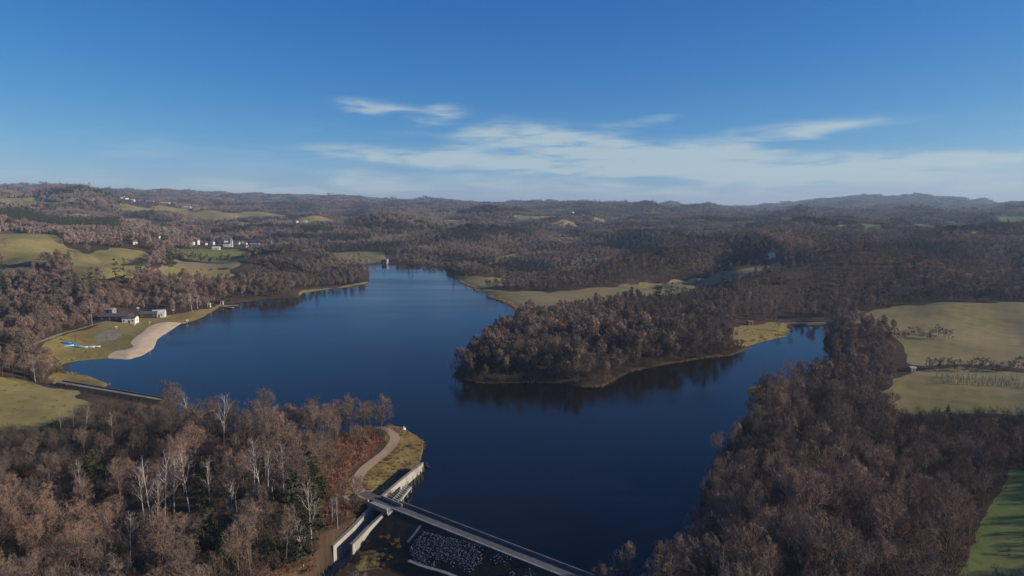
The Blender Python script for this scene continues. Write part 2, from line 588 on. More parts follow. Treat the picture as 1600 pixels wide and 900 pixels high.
CTRL_Z = [  # (px column, metres ahead, z): hidden valleys and near ground
    (1100, 1050, 3), (1180, 1150, 5), (1000, 950, 1), (930, 850, 0), (1100, 800, 1), (1150, 760, 1), (1000, 880, 0), (1330, 830, 3), (1450, 780, 4), (1520, 700, 3), (600, 1900, 16), (690, 1800, 16), (1250, 1850, 24), (1500, 1400, 12), (1600, 1050, 5), (1450, 1100, 8),
    (300, 2000, 26), (380, 1750, 14), (760, 1900, 18), (900, 3400, 45), (1000, 2500, 28), (1120, 2400, 28), (500, 3400, 60), (760, 2800, 40), (1100, 4800, 50), (50, 1250, 40), (200, 1150, 28), (850, 4600, 70),
    (0, 3800, 110), (200, 3800, 100), (400, 4400, 100), (600, 4500, 80), (600, 2600, 40), (900, 3000, 40), (1000, 3000, 35), (1150, 3000, 25), (800, 4500, 60),
    (1000, 1300, 6), (1100, 1550, 9), (900, 1200, 2), (1250, 1150, 5), (1400, 1080, 4), (1550, 950, 6), (1350, 2300, 24), (1450, 4500, 60), (1250, 5000, 60),
    (-100, 12000, 60), (400, 12000, 60), (800, 12000, 50), (1200, 12000, 50), (1700, 12000, 60),
    (60, 390, 6), (30, 320, 5), (50, 250, 5), (0, 222, 5), (120, 235, 3), (200, 260, 1), (170, 470, 5), (200, 460, 2.0), (100, 395, 2), (250, 510, 2), (230, 560, 8), (330, 620, 4), (330, 720, 5), (280, 600, 6), (450, 640, 5), (450, 760, 5), (480, 800, 4),
    (1480, 565, 2), (1600, 560, 2), (1050, 680, 2), (900, 640, 1.5), (850, 560, 1.5), (1000, 600, 1.5), (1100, 640, 3), (1250, 560, 1), (1300, 540, 2), (1450, 560, 3),
    (1600, 360, 2), (1450, 370, 2), (1500, 300, 2.5), (1400, 300, 2),
    (1300, 200, 2.5), (1450, 220, 2.5), (1550, 160, 4), (1600, 130, 4), (1250, 140, 3), (1200, 260, 2), (1200, 100, 4), (1700, 220, 5), (2000, 300, 12), (1450, 260, 2), (1600, 260, 2.5),
    (100, 150, 3.5), (300, 150, 4), (430, 150, 3), (300, 210, 4.5), (560, 205, 4), (0, 110, 3), (430, 120, 3), (-200, 200, 8), (-300, 400, 20),
    (900, 360, 4), (1050, 400, 5), (800, 345, 3), (1000, 440, 3),
    (650, 150, -8), (750, 130, -9), (600, 140, -7), (570, 132, -6), (900, 108, -8), (700, 95, -9), (600, 112, -7), (1000, 95, -8), (480, 102, 2), (490, 118, 2.2), (505, 130, 1.6), (400, 105, 3),
    (620, 215, 3), (590, 200, 3), (570, 185, 3.2), (1100, 120, 4), (1150, 110, 5),
]
_cp, _cz = [], []
for (px, py, Yd, wood) in CTRL_V:
    q = PY(px, py, Yd)
    _cp.append(q[:2])
    _cz.append(q[2] - wood)
for (px, Yd, z) in CTRL_Z:
    q = PY(px, 400, Yd)
    _cp.append(q[:2])
    _cz.append(z)
for a in range(50, 311, 20):          # behind and beside the camera the land rolls gently on
    for D, z in ((120, 8), (500, 15), (3000, 60), (12000, 70)):
        if (70 if D > 400 else 50) <= a <= (290 if D > 400 else 310):
            _cp.append(np.array([D * math.sin(R(a)), D * math.cos(R(a))]))
            _cz.append(z)
_cp, _cz = np.array(_cp), np.array(_cz)


def uv(X, Y):
    r = np.hypot(X, Y)
    a = np.arctan2(X, Y)
    return a * 3.0, np.log(np.maximum(r, 40.0))


_cu, _cv = uv(_cp[:, 0], _cp[:, 1])
RC = 0.07


def phi(d2):
    return np.sqrt(d2 + RC * RC)


_A = phi((_cu[:, None] - _cu[None]) ** 2 + (_cv[:, None] - _cv[None]) ** 2)
_n = len(_cu)
_A2 = np.zeros((_n + 1, _n + 1))
_A2[:_n, :_n] = _A
_A2[_n, :_n] = _A2[:_n, _n] = 1
_w = np.linalg.solve(_A2, np.concatenate([_cz, [0]]))


def rbf(X, Y):
    u, v = uv(X, Y)
    out = np.full(X.shape, _w[_n])
    for i in range(_n):
        out += _w[i] * phi((u - _cu[i]) ** 2 + (v - _cv[i]) ** 2)
    return out


# wooded hills and spurs: crest (photo px, canopy py, metres ahead), wood height, reach of the near and far slopes
RIDGES = [
    ([(1175, 352, 930), (1212, 362, 850), (1248, 376, 775), (1272, 384, 720)], 8, 80, 80),
    ([(880, 440, 700), (920, 418, 740), (1000, 388, 810), (1080, 367, 880), (1180, 352, 950), (1270, 351, 1000)], 8, 120, 50),
    ([(1195, 402, 700), (1250, 384, 705), (1330, 373, 700), (1400, 380, 690), (1460, 394, 665), (1530, 425, 620), (1560, 448, 590)], 8, 130, 70),
    ([(535, 346, 1600), (568, 335, 1630), (600, 329, 1650), (640, 332, 1650), (675, 343, 1620)], 8, 200, 120),
    ([(640, 374, 1270), (690, 358, 1340), (740, 350, 1400), (800, 352, 1430), (850, 362, 1400)], 8, 160, 90),
    ([(1160, 358, 1350), (1225, 345, 1420), (1262, 337, 1450), (1310, 344, 1430), (1350, 354, 1380)], 8, 190, 110),
    ([(1360, 378, 960), (1420, 362, 1010), (1500, 351, 1080), (1560, 348, 1120), (1660, 349, 1140)], 8, 230, 100),
    ([(-80, 348, 1200), (20, 347, 1210), (90, 350, 1190), (150, 358, 1120), (215, 371, 1020)], 11, 100, 100),
    ([(228, 360, 1480), (270, 351, 1540), (340, 346, 1600), (420, 349, 1590), (490, 357, 1520), (540, 366, 1440)], 8, 180, 120),
    ([(330, 326, 2800), (400, 319, 3050), (470, 315, 3200), (540, 318, 3150), (600, 325, 2950)], 8, 380, 260),
    ([(650, 338, 2200), (700, 328, 2450), (760, 323, 2550), (820, 331, 2400)], 8, 330, 200),
    ([(820, 325, 3300), (850, 320, 3450), (882, 315, 3520), (930, 317, 3500), (1010, 320, 3550), (1050, 326, 3400)], 8, 700, 300),
    ([(960, 350, 1750), (1010, 341, 1950), (1080, 336, 2050), (1150, 339, 2000), (1200, 346, 1900)], 8, 280, 170),
    ([(1040, 330, 4000), (1100, 325, 4500), (1150, 324, 4600), (1200, 328, 4400)], 8, 600, 400),
    ([(1180, 334, 3000), (1260, 327, 3300), (1340, 331, 3100), (1440, 333, 2900), (1560, 329, 3000), (1680, 333, 2900)], 8, 480, 300),
    ([(-60, 301, 3700), (60, 302, 3750), (140, 307, 3600), (240, 312, 3400), (320, 318, 3200)], 8, 400, 300),
    ([(560, 318, 4300), (640, 312, 4500), (720, 316, 4400), (790, 323, 4200)], 8, 500, 350),
]
RIDGES = [([PY(a, b, d) for a, b, d in c], wd, f_ * .9, b_) for c, wd, f_, b_ in RIDGES]


_fld = [PY(a, b, d)[:2] for (a, b, d, w) in CTRL_V if w == 0 and 600 < d < 3000]


def calm(X, Y):
    """1 over woodland, falling to a quarter round the open fields"""
    u, v = uv(X, Y)
    k = np.ones(X.shape)
    for q in _fld:
        a, b = uv(np.array([q[0]]), np.array([q[1]]))
        k = np.minimum(k, 1 - .8 * np.exp(-(((u - a[0]) / .13) ** 2 + ((v - b[0]) / .12) ** 2)))
    return k


def ridge_height(X, Y, z0):
    z = z0.copy()
    for c, wd, wf, wb in RIDGES:
        dds, czs, sds = [], [], []
        for a, b in zip(c[:-1], c[1:]):
            d = (b - a)[:2]
            L2 = d @ d
            t = np.clip(((X - a[0]) * d[0] + (Y - a[1]) * d[1]) / L2, 0, 1)
            fx_, fy_ = a[0] + t * d[0], a[1] + t * d[1]
            dds.append(np.hypot(X - fx_, Y - fy_))
            czs.append(a[2] + (b[2] - a[2]) * t - wd)
            # farther from the camera than the crest -> back slope
            sds.append(np.hypot(X, Y) - np.hypot(fx_, fy_))
        dds, czs, sds = np.array(dds), np.array(czs), np.array(sds)
        best = dds.min(0)
        wt = np.exp(-(dds - best) / (8 + .12 * best))
        wt /= wt.sum(0)
        cz, side = (czs * wt).sum(0), (sds * wt).sum(0)
        bl_ = sstep(-.5, .5, side / np.maximum(best, 1.0))
        w_ = wf + (wb - wf) * bl_
        w_ = w_ * (1 + .9 * fbm(X / (wf * .55) + 7.7, Y / (wf * .55) + 3.3, 3))
        q = np.clip(best / w_, 0, 1)
        f = (1 - q * q) ** 2 * .5 + .5 * (1 - q) * (1 + .0 * q)
        z = np.maximum(z, z0 + (cz - z0) * f)
    return z


# value noise for folds in the hills
_tab = np.random.default_rng(3).random((256, 256))


def vnoise(x, y):
    xi, yi = np.floor(x).astype(int), np.floor(y).astype(int)
    fx, fy = x - xi, y - yi
    fx, fy = fx * fx * (3 - 2 * fx), fy * fy * (3 - 2 * fy)
    g = lambda i, j: _tab[i % 256, j % 256]
    return (g(xi, yi) * (1 - fx) * (1 - fy) + g(xi + 1, yi) * fx * (1 - fy) + g(xi, yi + 1) * (1 - fx) * fy + g(xi + 1, yi + 1) * fx * fy)


def fbm(x, y, o=4):
    s, a = 0, .5
    for k in range(o):
        s = s + a * (vnoise(x, y) - .5)
        x, y, a = x * 2.03 + 17.3, y * 2.03 + 5.1, a * .5
    return s


def sstep(a, b, x):
    t = np.clip((x - a) / (b - a), 0, 1)
    return t * t * (3 - 2 * t)


# dams: axis along the crest, n points downstream
DAM_A, DAM_B = P(604, 785, 3.0)[:2], P(896, 899, 3.0)[:2]
DAM_U = (DAM_B - DAM_A) / np.linalg.norm(DAM_B - DAM_A)
DAM_N = np.array([DAM_U[1], -DAM_U[0]])
DAM_LEN = np.linalg.norm(DAM_B - DAM_A) + 14
SM_A, SM_B = P(93, 597, 2.4)[:2], P(240, 622, 2.4)[:2]
SM_U = (SM_B - SM_A) / np.linalg.norm(SM_B - SM_A)
SM_N = np.array([SM_U[1], -SM_U[0]])
SM_LEN = np.linalg.norm(SM_B - SM_A) + 6


def dam_profile(X, Y, A, U, Nn, L, crest, half, slope):
    s = (X - A[0]) * U[0] + (Y - A[1]) * U[1]
    t = (X - A[0]) * Nn[0] + (Y - A[1]) * Nn[1]
    over = np.maximum(0, np.abs(t) - half)
    z = crest - over * np.where(t > 0, slope, 1.0)
    end = np.maximum(0, np.maximum(-s, s - L))
    return z - end * .8, s, t


# spillway: the two lower walls' top lines (left and right, looking upstream)
SW_L = [P(519, 853, -0.6), P(549, 825, 0.9), P(584, 788, 3.0)]
SW_R = [P(549, 851, -0.6), P(577, 822, 0.9), P(604, 797, 3.0)]
CH_A = (SW_L[0] + SW_R[0]) / 2
CH_B = (SW_L[2] + SW_R[2]) / 2
CH_U = (CH_B - CH_A)[:2]
CH_LEN = np.linalg.norm(CH_U)
CH_U = CH_U / CH_LEN
CH_HALF = .5 * abs((SW_R[0] - SW_L[0])[:2] @ np.array([CH_U[1], -CH_U[0]]))
print('channel half width', CH_HALF, 'len', CH_LEN, 'dam', DAM_A, DAM_B, 'Lwall', SW_L, 'Rwall', SW_R)


def height(X, Y):
    sd = lake_sd(X, Y)
    D = np.hypot(X, Y)
    z0 = rbf(X, Y)
    far = sstep(900, 2600, D)
    amp = far * np.minimum(D, 2200) * .05 * (1 - .5 * sstep(3000, 4500, D))
    z0 = z0 + amp * fbm(X / 640 + 3.1, Y / 640 + 8.2) + calm(X, Y) * (sstep(560, 900, D) * (58 + 24 * sstep(60, 200, X)) * fbm(X / 115 + 1.7, Y / 115 + 2.9, 2) + sstep(1300, 2400, D) * 95 * fbm(X / 230 + 4.7, Y / 230 + 7.9, 2))
    z0 = ridge_height(X, Y, z0) + sstep(900, 2000, D) * 7 * fbm(X / 120 + 2.2, Y / 120 + 6.1, 3)
    z0 = z0 + sstep(60, 200, D) * 1.6 * fbm(X / 45, Y / 45)
    land = sstep(0, 38, sd) * z0 + np.minimum(np.maximum(sd, 0) * .16, 1.3) * (1 - sstep(10, 60, sd)) + .05
    land = np.where((sd > 0) & (z0 > 0), np.maximum(land, .12 * np.minimum(sd, 8)), land)
    z = np.where(sd > 0, land, np.maximum(sd * .3, -5))
    zd, s, t = dam_profile(X, Y, DAM_A, DAM_U, DAM_N, DAM_LEN, 3.0, 2.1, .5)
    dam = (zd > z) & (zd > -12) & (s > -2)
    # downstream of the dam nothing stands above its face
    down = (t > 2.6) & (t < 60) & (s > 4) & (s < DAM_LEN)
    wd_ = sstep(-1.0, .9, (X - CH_A[0]) * CH_U[1] - (Y - CH_A[1]) * CH_U[0] - CH_HALF)
    z = np.where(down, np.maximum(z + (np.minimum(z, -1.5 - .12 * t) - z) * wd_, np.where(wd_ > .02, zd, -50)), np.where(dam, zd, z))
    dam = dam & ~(down & (wd_ < .02))
    damm = (dam | (down & (zd >= z - .01))) & (t > -2.6)
    zs, s2, t2 = dam_profile(X, Y, SM_A, SM_U, SM_N, SM_LEN, 2.4, 1.6, .6)
    smd = (zs > z) & (zs > -3)
    z = np.where(smd, zs, z)
    # cut the spillway channel
    cs = (X - CH_A[0]) * CH_U[0] + (Y - CH_A[1]) * CH_U[1]
    ct = np.abs((X - CH_A[0]) * CH_U[1] - (Y - CH_A[1]) * CH_U[0])
    fl = np.interp(cs, [-30, 0, CH_LEN, CH_LEN + 4], [-8.2, -5.6, -1.6, -1.2])
    cut = (ct < CH_HALF + .45) & (cs > -9) & (cs < CH_LEN + 3)
    z = np.where(cut, np.minimum(z, fl), z)
    # brown knoll right of the spillway
    kn = P(596, 856, -2.6)
    kr = np.hypot(X - kn[0], Y - kn[1])
    kz = -1.7 - (kr / 6.0) ** 2 * 1.3 + 3.0 * fbm(X / 6, Y / 6, 3)
    knoll = (kz > z) & (kr < 14) & ((X - CH_A[0]) * CH_U[1] - (Y - CH_A[1]) * CH_U[0] > CH_HALF + .5)
    z = np.where(knoll, kz, z)
    damm = damm & ~knoll
    cls = np.zeros(X.shape, np.int8)
    cls[damm] = 1
    cls[smd & (t2 > -1.6)] = 2
    cls[cut] = 3
    return z, sd, cls


# polar grid, finest inside the view
az = np.concatenate([np.linspace(-180, -54, 32)[:-1], np.linspace(-54, -44, 26)[:-1], np.linspace(-44, 44, 640), np.linspace(44, 54, 26)[1:], np.linspace(54, 180, 32)[1:]])
lr = [math.log(20), math.log(40), math.log(60), math.log(75)]
v = math.log(85)
while v < math.log(16000):
    lr.append(v)
    r_ = math.exp(v)
    v += .0065 if r_ < 260 else (.010 if r_ < 2200 else .014)
lr = np.array(lr)
AZ, LR = np.meshgrid(np.radians(az), lr)
GX, GY = np.exp(LR) * np.sin(AZ), np.exp(LR) * np.cos(AZ)
GZ, GSD, GCL = height(GX, GY)
print('grid', GX.shape)


def gz(x, y):
    x, y = np.asarray(x, float), np.asarray(y, float)
    fa = np.interp(np.degrees(np.arctan2(x, y)), az, np.arange(len(az)))
    fr = np.interp(np.log(np.maximum(np.hypot(x, y), 20.0)), lr, np.arange(len(lr)))
    ia, ir = np.clip(fa.astype(int), 0, len(az) - 2), np.clip(fr.astype(int), 0, len(lr) - 2)
    ta, tr = fa - ia, fr - ir
    return (GZ[ir, ia] * (1 - ta) * (1 - tr) + GZ[ir, ia + 1] * ta * (1 - tr) + GZ[ir + 1, ia] * (1 - ta) * tr + GZ[ir + 1, ia + 1] * ta * tr)


_T = np.exp(np.linspace(math.log(80), math.log(14000), 2200))


def G(px, py, lo=80):
    """first ground met by the sight line through a pixel"""
    d = ray(px, py)
    d = d / np.hypot(d[0], d[1])
    T = _T[_T > lo]
    x, y, zz = d[0] * T, d[1] * T, CAM_H + d[2] * T
    h = gz(x, y)
    k = np.argmax(zz < np.maximum(h, -20))
    if not (zz < h).any():
        k = len(T) - 1
    return np.array([x[k], y[k], h[k]])


# ------------------------------------------------------------------ land use: fields drawn on the ground
FIELDS = {  # name: (material, [polygons in photo pixels laid on the ground], nearest distance)
    'pasture': ('pasture', [[(-30, 362), (50, 364), (92, 370), (104, 384), (134, 396), (116, 410), (60, 412), (-30, 410)],
                            [(104, 404), (180, 387), (218, 391), (240, 404), (236, 420), (206, 436), (152, 438), (106, 432)],
                            [(-30, 586), (40, 590), (66, 602), (108, 608), (150, 634), (110, 656), (60, 668), (-30, 672)],
                            [(-40, 309), (60, 310), (118, 311), (120, 318), (40, 321), (-40, 321)],
                            [(185, 320), (240, 321), (300, 328), (310, 334), (220, 334), (190, 330)], [(186, 341), (232, 344), (236, 349), (200, 352)],
                            [(300, 333), (370, 332), (450, 336), (452, 345), (380, 343), (300, 341)], [(330, 345), (385, 347), (420, 352), (400, 356), (340, 352)], [(466, 341), (522, 342), (526, 350), (470, 350)], [(-40, 424), (30, 418), (60, 424), (40, 432), (-40, 436)], [(200, 420), (236, 416), (240, 426), (206, 430)], [(226, 424), (262, 414), (330, 420), (372, 426), (350, 436), (280, 440), (236, 438)]]),
    'crop_field': ('green', [[(270, 388), (330, 389), (392, 394), (388, 407), (330, 409), (274, 402)], [(-30, 496), (30, 500), (48, 508), (46, 518), (-30, 531)],
                             [(1300, 352), (1350, 349), (1386, 354), (1380, 361), (1320, 359)], [(1094, 363), (1122, 361), (1122, 366), (1096, 368)], [(1156, 358), (1190, 358), (1190, 362), (1158, 363)],
                             [(1560, 338), (1600, 337), (1640, 342), (1640, 349), (1560, 348)],
                             [(1700, 690), (1640, 735), (1575, 735), (1552, 790), (1522, 850), (1496, 900), (1480, 960), (1900, 960)]]),
    'stubble_field': ('ochre', [[(262, 403), (330, 411), (380, 412), (382, 416), (270, 414), (236, 430)], [(0, 418), (30, 416), (36, 424), (0, 428)]]),
    'lakeside_lawn': ('lawn', [[(60, 545), (94, 525), (150, 510), (170, 502), (216, 498), (250, 496), (290, 488), (326, 482), (346, 476), (352, 480), (330, 490), (308, 503), (285, 508), (240, 560), (168, 566), (60, 575)],
                               [(76, 578), (110, 580), (150, 588), (180, 602), (150, 610), (88, 600)],
                               [(470, 455), (520, 450), (560, 444), (580, 440), (580, 446), (470, 464)],
                               [(1140, 512), (1212, 503), (1236, 508), (1240, 524), (1170, 540), (1140, 540)], [(1150, 622), (1180, 596), (1280, 584), (1262, 596), (1210, 608)]]),
    'meadow': ('meadow', [[(500, 396), (560, 393), (604, 394), (594, 410), (556, 414), (530, 406)],
                          [(712, 430), (760, 434), (800, 436), (800, 446), (740, 454), (712, 444)], [(740, 452), (800, 455), (866, 458), (960, 449), (1000, 440), (1040, 437), (1100, 433), (1150, 424), (1215, 408), (1222, 414), (1150, 438), (1100, 446), (1030, 462), (950, 480), (860, 498), (800, 500)],
                          [(760, 414), (800, 397), (856, 387), (852, 398), (790, 409)],
                          [(1308, 496), (1340, 489), (1400, 480), (1480, 472), (1560, 473), (1760, 474), (1760, 577), (1600, 574), (1500, 571), (1432, 572), (1418, 560), (1404, 540), (1396, 522), (1350, 512)],
                          [(1376, 612), (1400, 592), (1432, 578), (1500, 576), (1600, 582), (1700, 590), (1700, 640), (1560, 650), (1440, 650), (1390, 640)],
                          [(836, 338), (878, 338), (882, 345), (838, 346)], [(860, 350), (905, 352), (900, 357), (862, 356)], [(985, 345), (1040, 343), (1044, 348), (990, 350)], [(690, 345), (730, 344), (732, 348), (692, 349)], [(800, 339), (838, 338), (840, 344), (802, 345)], [(926, 342), (950, 342), (952, 348), (928, 348)], [(696, 331), (720, 332), (722, 338), (700, 338)], [(1424, 350), (1456, 349), (1458, 360), (1428, 362)], [(1500, 365), (1540, 362), (1546, 370), (1506, 372)], [(548, 352), (590, 356), (588, 361), (550, 358)], [(860, 372), (905, 368), (908, 374), (864, 378)], [(1560, 448), (1600, 444), (1640, 450), (1600, 460), (1562, 458)], [(925, 341), (952, 344), (950, 349), (930, 347)]]),
    'beach': ('sand', [[(168, 558), (176, 552), (206, 545), (212, 524), (226, 510), (252, 503), (284, 504), (290, 506), (268, 520), (252, 532), (248, 546), (226, 558), (200, 565), (180, 565)]]),
    'gravel_yard': ('gravel', [[(158, 526), (166, 519), (188, 517), (192, 522), (182, 525), (180, 530), (166, 533), (150, 536)]]),
    'rough_grass': ('rough', [[(596, 662), (626, 664), (654, 680), (666, 690), (664, 705), (658, 726), (620, 772), (596, 790), (560, 785), (540, 782), (548, 745), (575, 725), (600, 700)],
                              [(566, 842), (580, 832), (604, 826), (622, 836), (630, 852), (622, 872), (596, 890), (560, 890), (548, 870)]]),
}
FPOLY = {}
for nm, (mt, polys) in FIELDS.items():
    FPOLY[nm] = [np.array([G(x, y)[:2] for x, y in pl]) for pl in polys]


def field_of(X, Y, grow=0.0):
    """index of the field a point lies in, -1 for woodland; edges wander a little"""
    D = np.hypot(X, Y)
    a = np.minimum(D * .012, 9)
    Xw = X + a * 2.0 * fbm(X / 18 + 9, Y / 18 + 4, 3)
    Yw = Y + a * 4.0 * fbm(X / 18 + 31, Y / 18 + 14, 3)
    f = np.full(X.shape, -1, np.int8)
    for i, nm in enumerate(FIELDS):
        for pl in FPOLY[nm]:
            x0, y0 = pl.min(0) - 40
            x1, y1 = pl.max(0) + 40
            bb = (X > x0) & (X < x1) & (Y > y0) & (Y < y1)
            if bb.any():
                idx = np.where(bb)
                ins = in_poly(Xw[idx], Yw[idx], pl)
                ff = f[idx]
                ff[ins] = i
                f[idx] = ff
    return f


# cell classes -> one ground mesh each
ic = (slice(0, -1), slice(0, -1))
CX = .25 * (GX[:-1, :-1] + GX[1:, :-1] + GX[:-1, 1:] + GX[1:, 1:])
CY = .25 * (GY[:-1, :-1] + GY[1:, :-1] + GY[:-1, 1:] + GY[1:, 1:])
CF = field_of(CX, CY)
CC = np.maximum.reduce([GCL[:-1, :-1], GCL[1:, :-1], GCL[:-1, 1:], GCL[1:, 1:]])
C3 = np.minimum.reduce([GCL[:-1, :-1], GCL[1:, :-1], GCL[:-1, 1:], GCL[1:, 1:]]) == 3
CC = np.where(CC == 3, np.minimum.reduce([GCL[:-1, :-1], GCL[1:, :-1], GCL[:-1, 1:], GCL[1:, 1:]]), CC)
CLS = np.where(C3, 102, np.where(CC == 1, 100, np.where(CC == 2, 101, CF)))
nr, na = GX.shape
ids = np.arange(nr * na).reshape(nr, na)
QUADS = np.stack([ids[:-1, :-1], ids[:-1, 1:], ids[1:, 1:], ids[1:, :-1]], -1)[:, :, ::-1]
# ease the stair steps out of the borders between ground covers
AX, AY = GX.copy().ravel(), GY.copy().ravel()
e1 = CLS[1:, :] != CLS[:-1, :]
e2 = CLS[:, 1:] != CLS[:, :-1]
ea = np.concatenate([ids[1:-1, :-1][e1], ids[:-1, 1:-1][e2]])
eb = np.concatenate([ids[1:-1, 1:][e1], ids[1:, 1:-1][e2]])
for _ in range(4):
    sx_, sy_, cn = np.zeros(nr * na), np.zeros(nr * na), np.zeros(nr * na)
    for p_, q_ in ((ea, eb), (eb, ea)):
        np.add.at(sx_, p_, AX[q_])
        np.add.at(sy_, p_, AY[q_])
        np.add.at(cn, p_, 1)
    mv = cn == 2
    AX[mv] = .5 * AX[mv] + .5 * sx_[mv] / cn[mv]
    AY[mv] = .5 * AY[mv] + .5 * sy_[mv] / cn[mv]
mv = (AX != GX.ravel()) | (AY != GY.ravel())
AZ_ = GZ.copy().ravel()
AZ_[mv] = gz(AX[mv], AY[mv])
ALLV = np.stack([AX, AY, AZ_], -1)


def ground_piece(name, sel, mat):
    q = QUADS[sel]
    if len(q) == 0:
        return
    u, inv = np.unique(q.ravel(), return_inverse=True)
    me = mesh_from(name, ALLV[u], quads=inv.reshape(-1, 4), smooth=True)
    tag(link(name, me, mat), kind='structure')


ground_piece('ground', CLS == -1, M['floor'])
for i, nm in enumerate(FIELDS):
    ground_piece(nm, CLS == i, M[FIELDS[nm][0]])
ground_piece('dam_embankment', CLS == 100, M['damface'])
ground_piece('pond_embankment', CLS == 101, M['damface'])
ground_piece('spillway_channel', CLS == 102, M['dark_concrete'])
# close the sheet under the camera
r0 = GX[0], GY[0]
V0 = [(0, 0, 8.0)] + [(x, y, z) for x, y, z in zip(GX[0], GY[0], GZ[0])]
me = mesh_from('ground', V0, tris=[(0, i + 2, i + 1) for i in range(na - 1)])
tag(link('ground', me, M['floor']), kind='structure')


# ------------------------------------------------------------------ water
def water():
    m, nt, b = new_mat('lake_water')
    b.inputs['Base Color'].default_value = (.0045, .0046, .0036, 1)
    b.inputs['IOR'].default_value = 1.333
    b.inputs['Specular IOR Level'].default_value = .3
    geo = N(nt, 'ShaderNodeNewGeometry')
    mp = N(nt, 'ShaderNodeMapping')
    mp.inputs['Scale'].default_value = (.9, .55, 1)
    nt.links.new(geo.outputs['Position'], mp.inputs[0])
    n1 = noise(nt, .9, 3, mp.outputs[0])
    n2 = noise(nt, .03, 3, mp.outputs[0])
    mp3 = N(nt, 'ShaderNodeMapping')
    mp3.inputs['Scale'].default_value = (.35, 1.6, 1)
    mp3.inputs['Rotation'].default_value = (0, 0, R(-8))
    nt.links.new(geo.outputs['Position'], mp3.inputs[0])
    n3 = noise(nt, .010, 5, mp3.outputs[0])
    mr = N(nt, 'ShaderNodeMapRange')
    mr.inputs['From Min'].default_value = .35
    mr.inputs['From Max'].default_value = .65
    mr.inputs['To Min'].default_value = .06
    mr.inputs['To Max'].default_value = .22
    nt.links.new(n3, mr.inputs['Value'])
    nt.links.new(mr.outputs[0], b.inputs['Roughness'])
    h = mathn(nt, 'MULTIPLY', n1, mathn(nt, 'ADD', mathn(nt, 'MULTIPLY', n2, .6), mathn(nt, 'MULTIPLY', mathn(nt, 'MAXIMUM', mathn(nt, 'SUBTRACT', n3, .42), 0.0), 5.0)))
    bp = N(nt, 'ShaderNodeBump')
    bp.inputs['Strength'].default_value = .22
    bp.inputs['Distance'].default_value = .16
    nt.links.new(h, bp.inputs['Height'])
    nt.links.new(bp.outputs[0], b.inputs['Normal'])
    # outline pushed 2.5 m into the banks
    L = LAKE
    nxt, prv = np.roll(L, -1, 0), np.roll(L, 1, 0)
    area = np.sum(L[:, 0] * nxt[:, 1] - nxt[:, 0] * L[:, 1])
    tdir = nxt - prv
    tdir /= np.linalg.norm(tdir, axis=1)[:, None]
    nrm = np.stack([tdir[:, 1], -tdir[:, 0]], 1) * (1 if area > 0 else -1)
    out = L + nrm * 2.0
    import bmesh
    bm = bmesh.new()
    vs = [bm.verts.new((x, y, 0)) for x, y in out]
    f = bm.faces.new(vs)
    bmesh.ops.triangulate(bm, faces=[f])
    for f in bm.faces:
        if f.normal.z < 0:
            f.normal_flip()
    me = bpy.data.meshes.new('lake')
    bm.to_mesh(me)
    bm.free()
    tag(link('lake', me, m), kind='structure')


water()

# ------------------------------------------------------------------ trees
def seg_dirs(Pl):
    d = Pl[:, 1:] - Pl[:, :-1]
    return d / np.maximum(np.linalg.norm(d, axis=2, keepdims=True), 1e-9)


def sprout(g, Pl, Rr, n, t0, t1, ang, dang, ratio, up, K=4, jit=.12, taper=.5, tshrink=.5, rr=.5):
    """n children along every polyline of Pl (M,K,3)"""
    Mn, Kp, _ = Pl.shape
    t = t0 + (t1 - t0) * (np.arange(n)[None] + g.random((Mn, n))) / n
    f = t * (Kp - 1)
    i = np.clip(f.astype(int), 0, Kp - 2)
    fr = (f - i)[..., None]
    rows = np.arange(Mn)[:, None]
    base = Pl[rows, i] * (1 - fr) + Pl[rows, i + 1] * fr
    T = seg_dirs(Pl)[rows, i]
    rnd = g.normal(size=T.shape)
    U = np.cross(T, rnd)
    U /= np.maximum(np.linalg.norm(U, axis=2, keepdims=True), 1e-6)
    a = np.radians(ang + dang * g.normal(size=(Mn, n)))[..., None]
    d = np.cos(a) * T + np.sin(a) * U
    plen = np.linalg.norm(Pl[:, 1:] - Pl[:, :-1], axis=2).sum(1)[:, None]
    L = plen * ratio * (1 - tshrink * (t - t0) / max(t1 - t0, 1e-6)) * (.7 + .6 * g.random((Mn, n)))
    pts = [base.reshape(-1, 3)]
    d = d.reshape(-1, 3)
    step = (L.reshape(-1) / (K - 1))[:, None]
    for k in range(K - 1):
        d = d + np.array([0, 0, up]) + jit * g.normal(size=d.shape)
        d /= np.linalg.norm(d, axis=1, keepdims=True)
        pts.append(pts[-1] + d * step)
    return np.stack(pts, 1), (np.repeat(Rr, n) * rr * (1 - .4 * t.reshape(-1)))


def tubes(Pl, R0, sides, tip=.35):
    """(V, quads) of tapering tubes"""
    Mn, K, _ = Pl.shape
    D = np.zeros_like(Pl)
    D[:, :-1] = seg_dirs(Pl)
    D[:, -1] = D[:, -2]
    ref = np.where(np.abs(D[..., 2:3]) > .9, np.array([1., 0, 0]), np.array([0, 0, 1.]))
    U = np.cross(D, ref)
    U /= np.linalg.norm(U, axis=2, keepdims=True)
    W = np.cross(D, U)
    rad = R0[:, None] * np.linspace(1, tip, K)[None]
    th = 2 * np.pi * np.arange(sides) / sides
    V = Pl[:, :, None] + rad[..., None, None] * (np.cos(th)[:, None] * U[:, :, None] + np.sin(th)[:, None] * W[:, :, None])
    b = (np.arange(Mn) * K * sides)[:, None, None] + (np.arange(K - 1) * sides)[None, :, None]
    k = np.arange(sides)[None, None]
    k2 = (k + 1) % sides
    q = np.stack([b + k, b + k2, b + sides + k2, b + sides + k], -1).reshape(-1, 4)
    return V.reshape(-1, 3), q


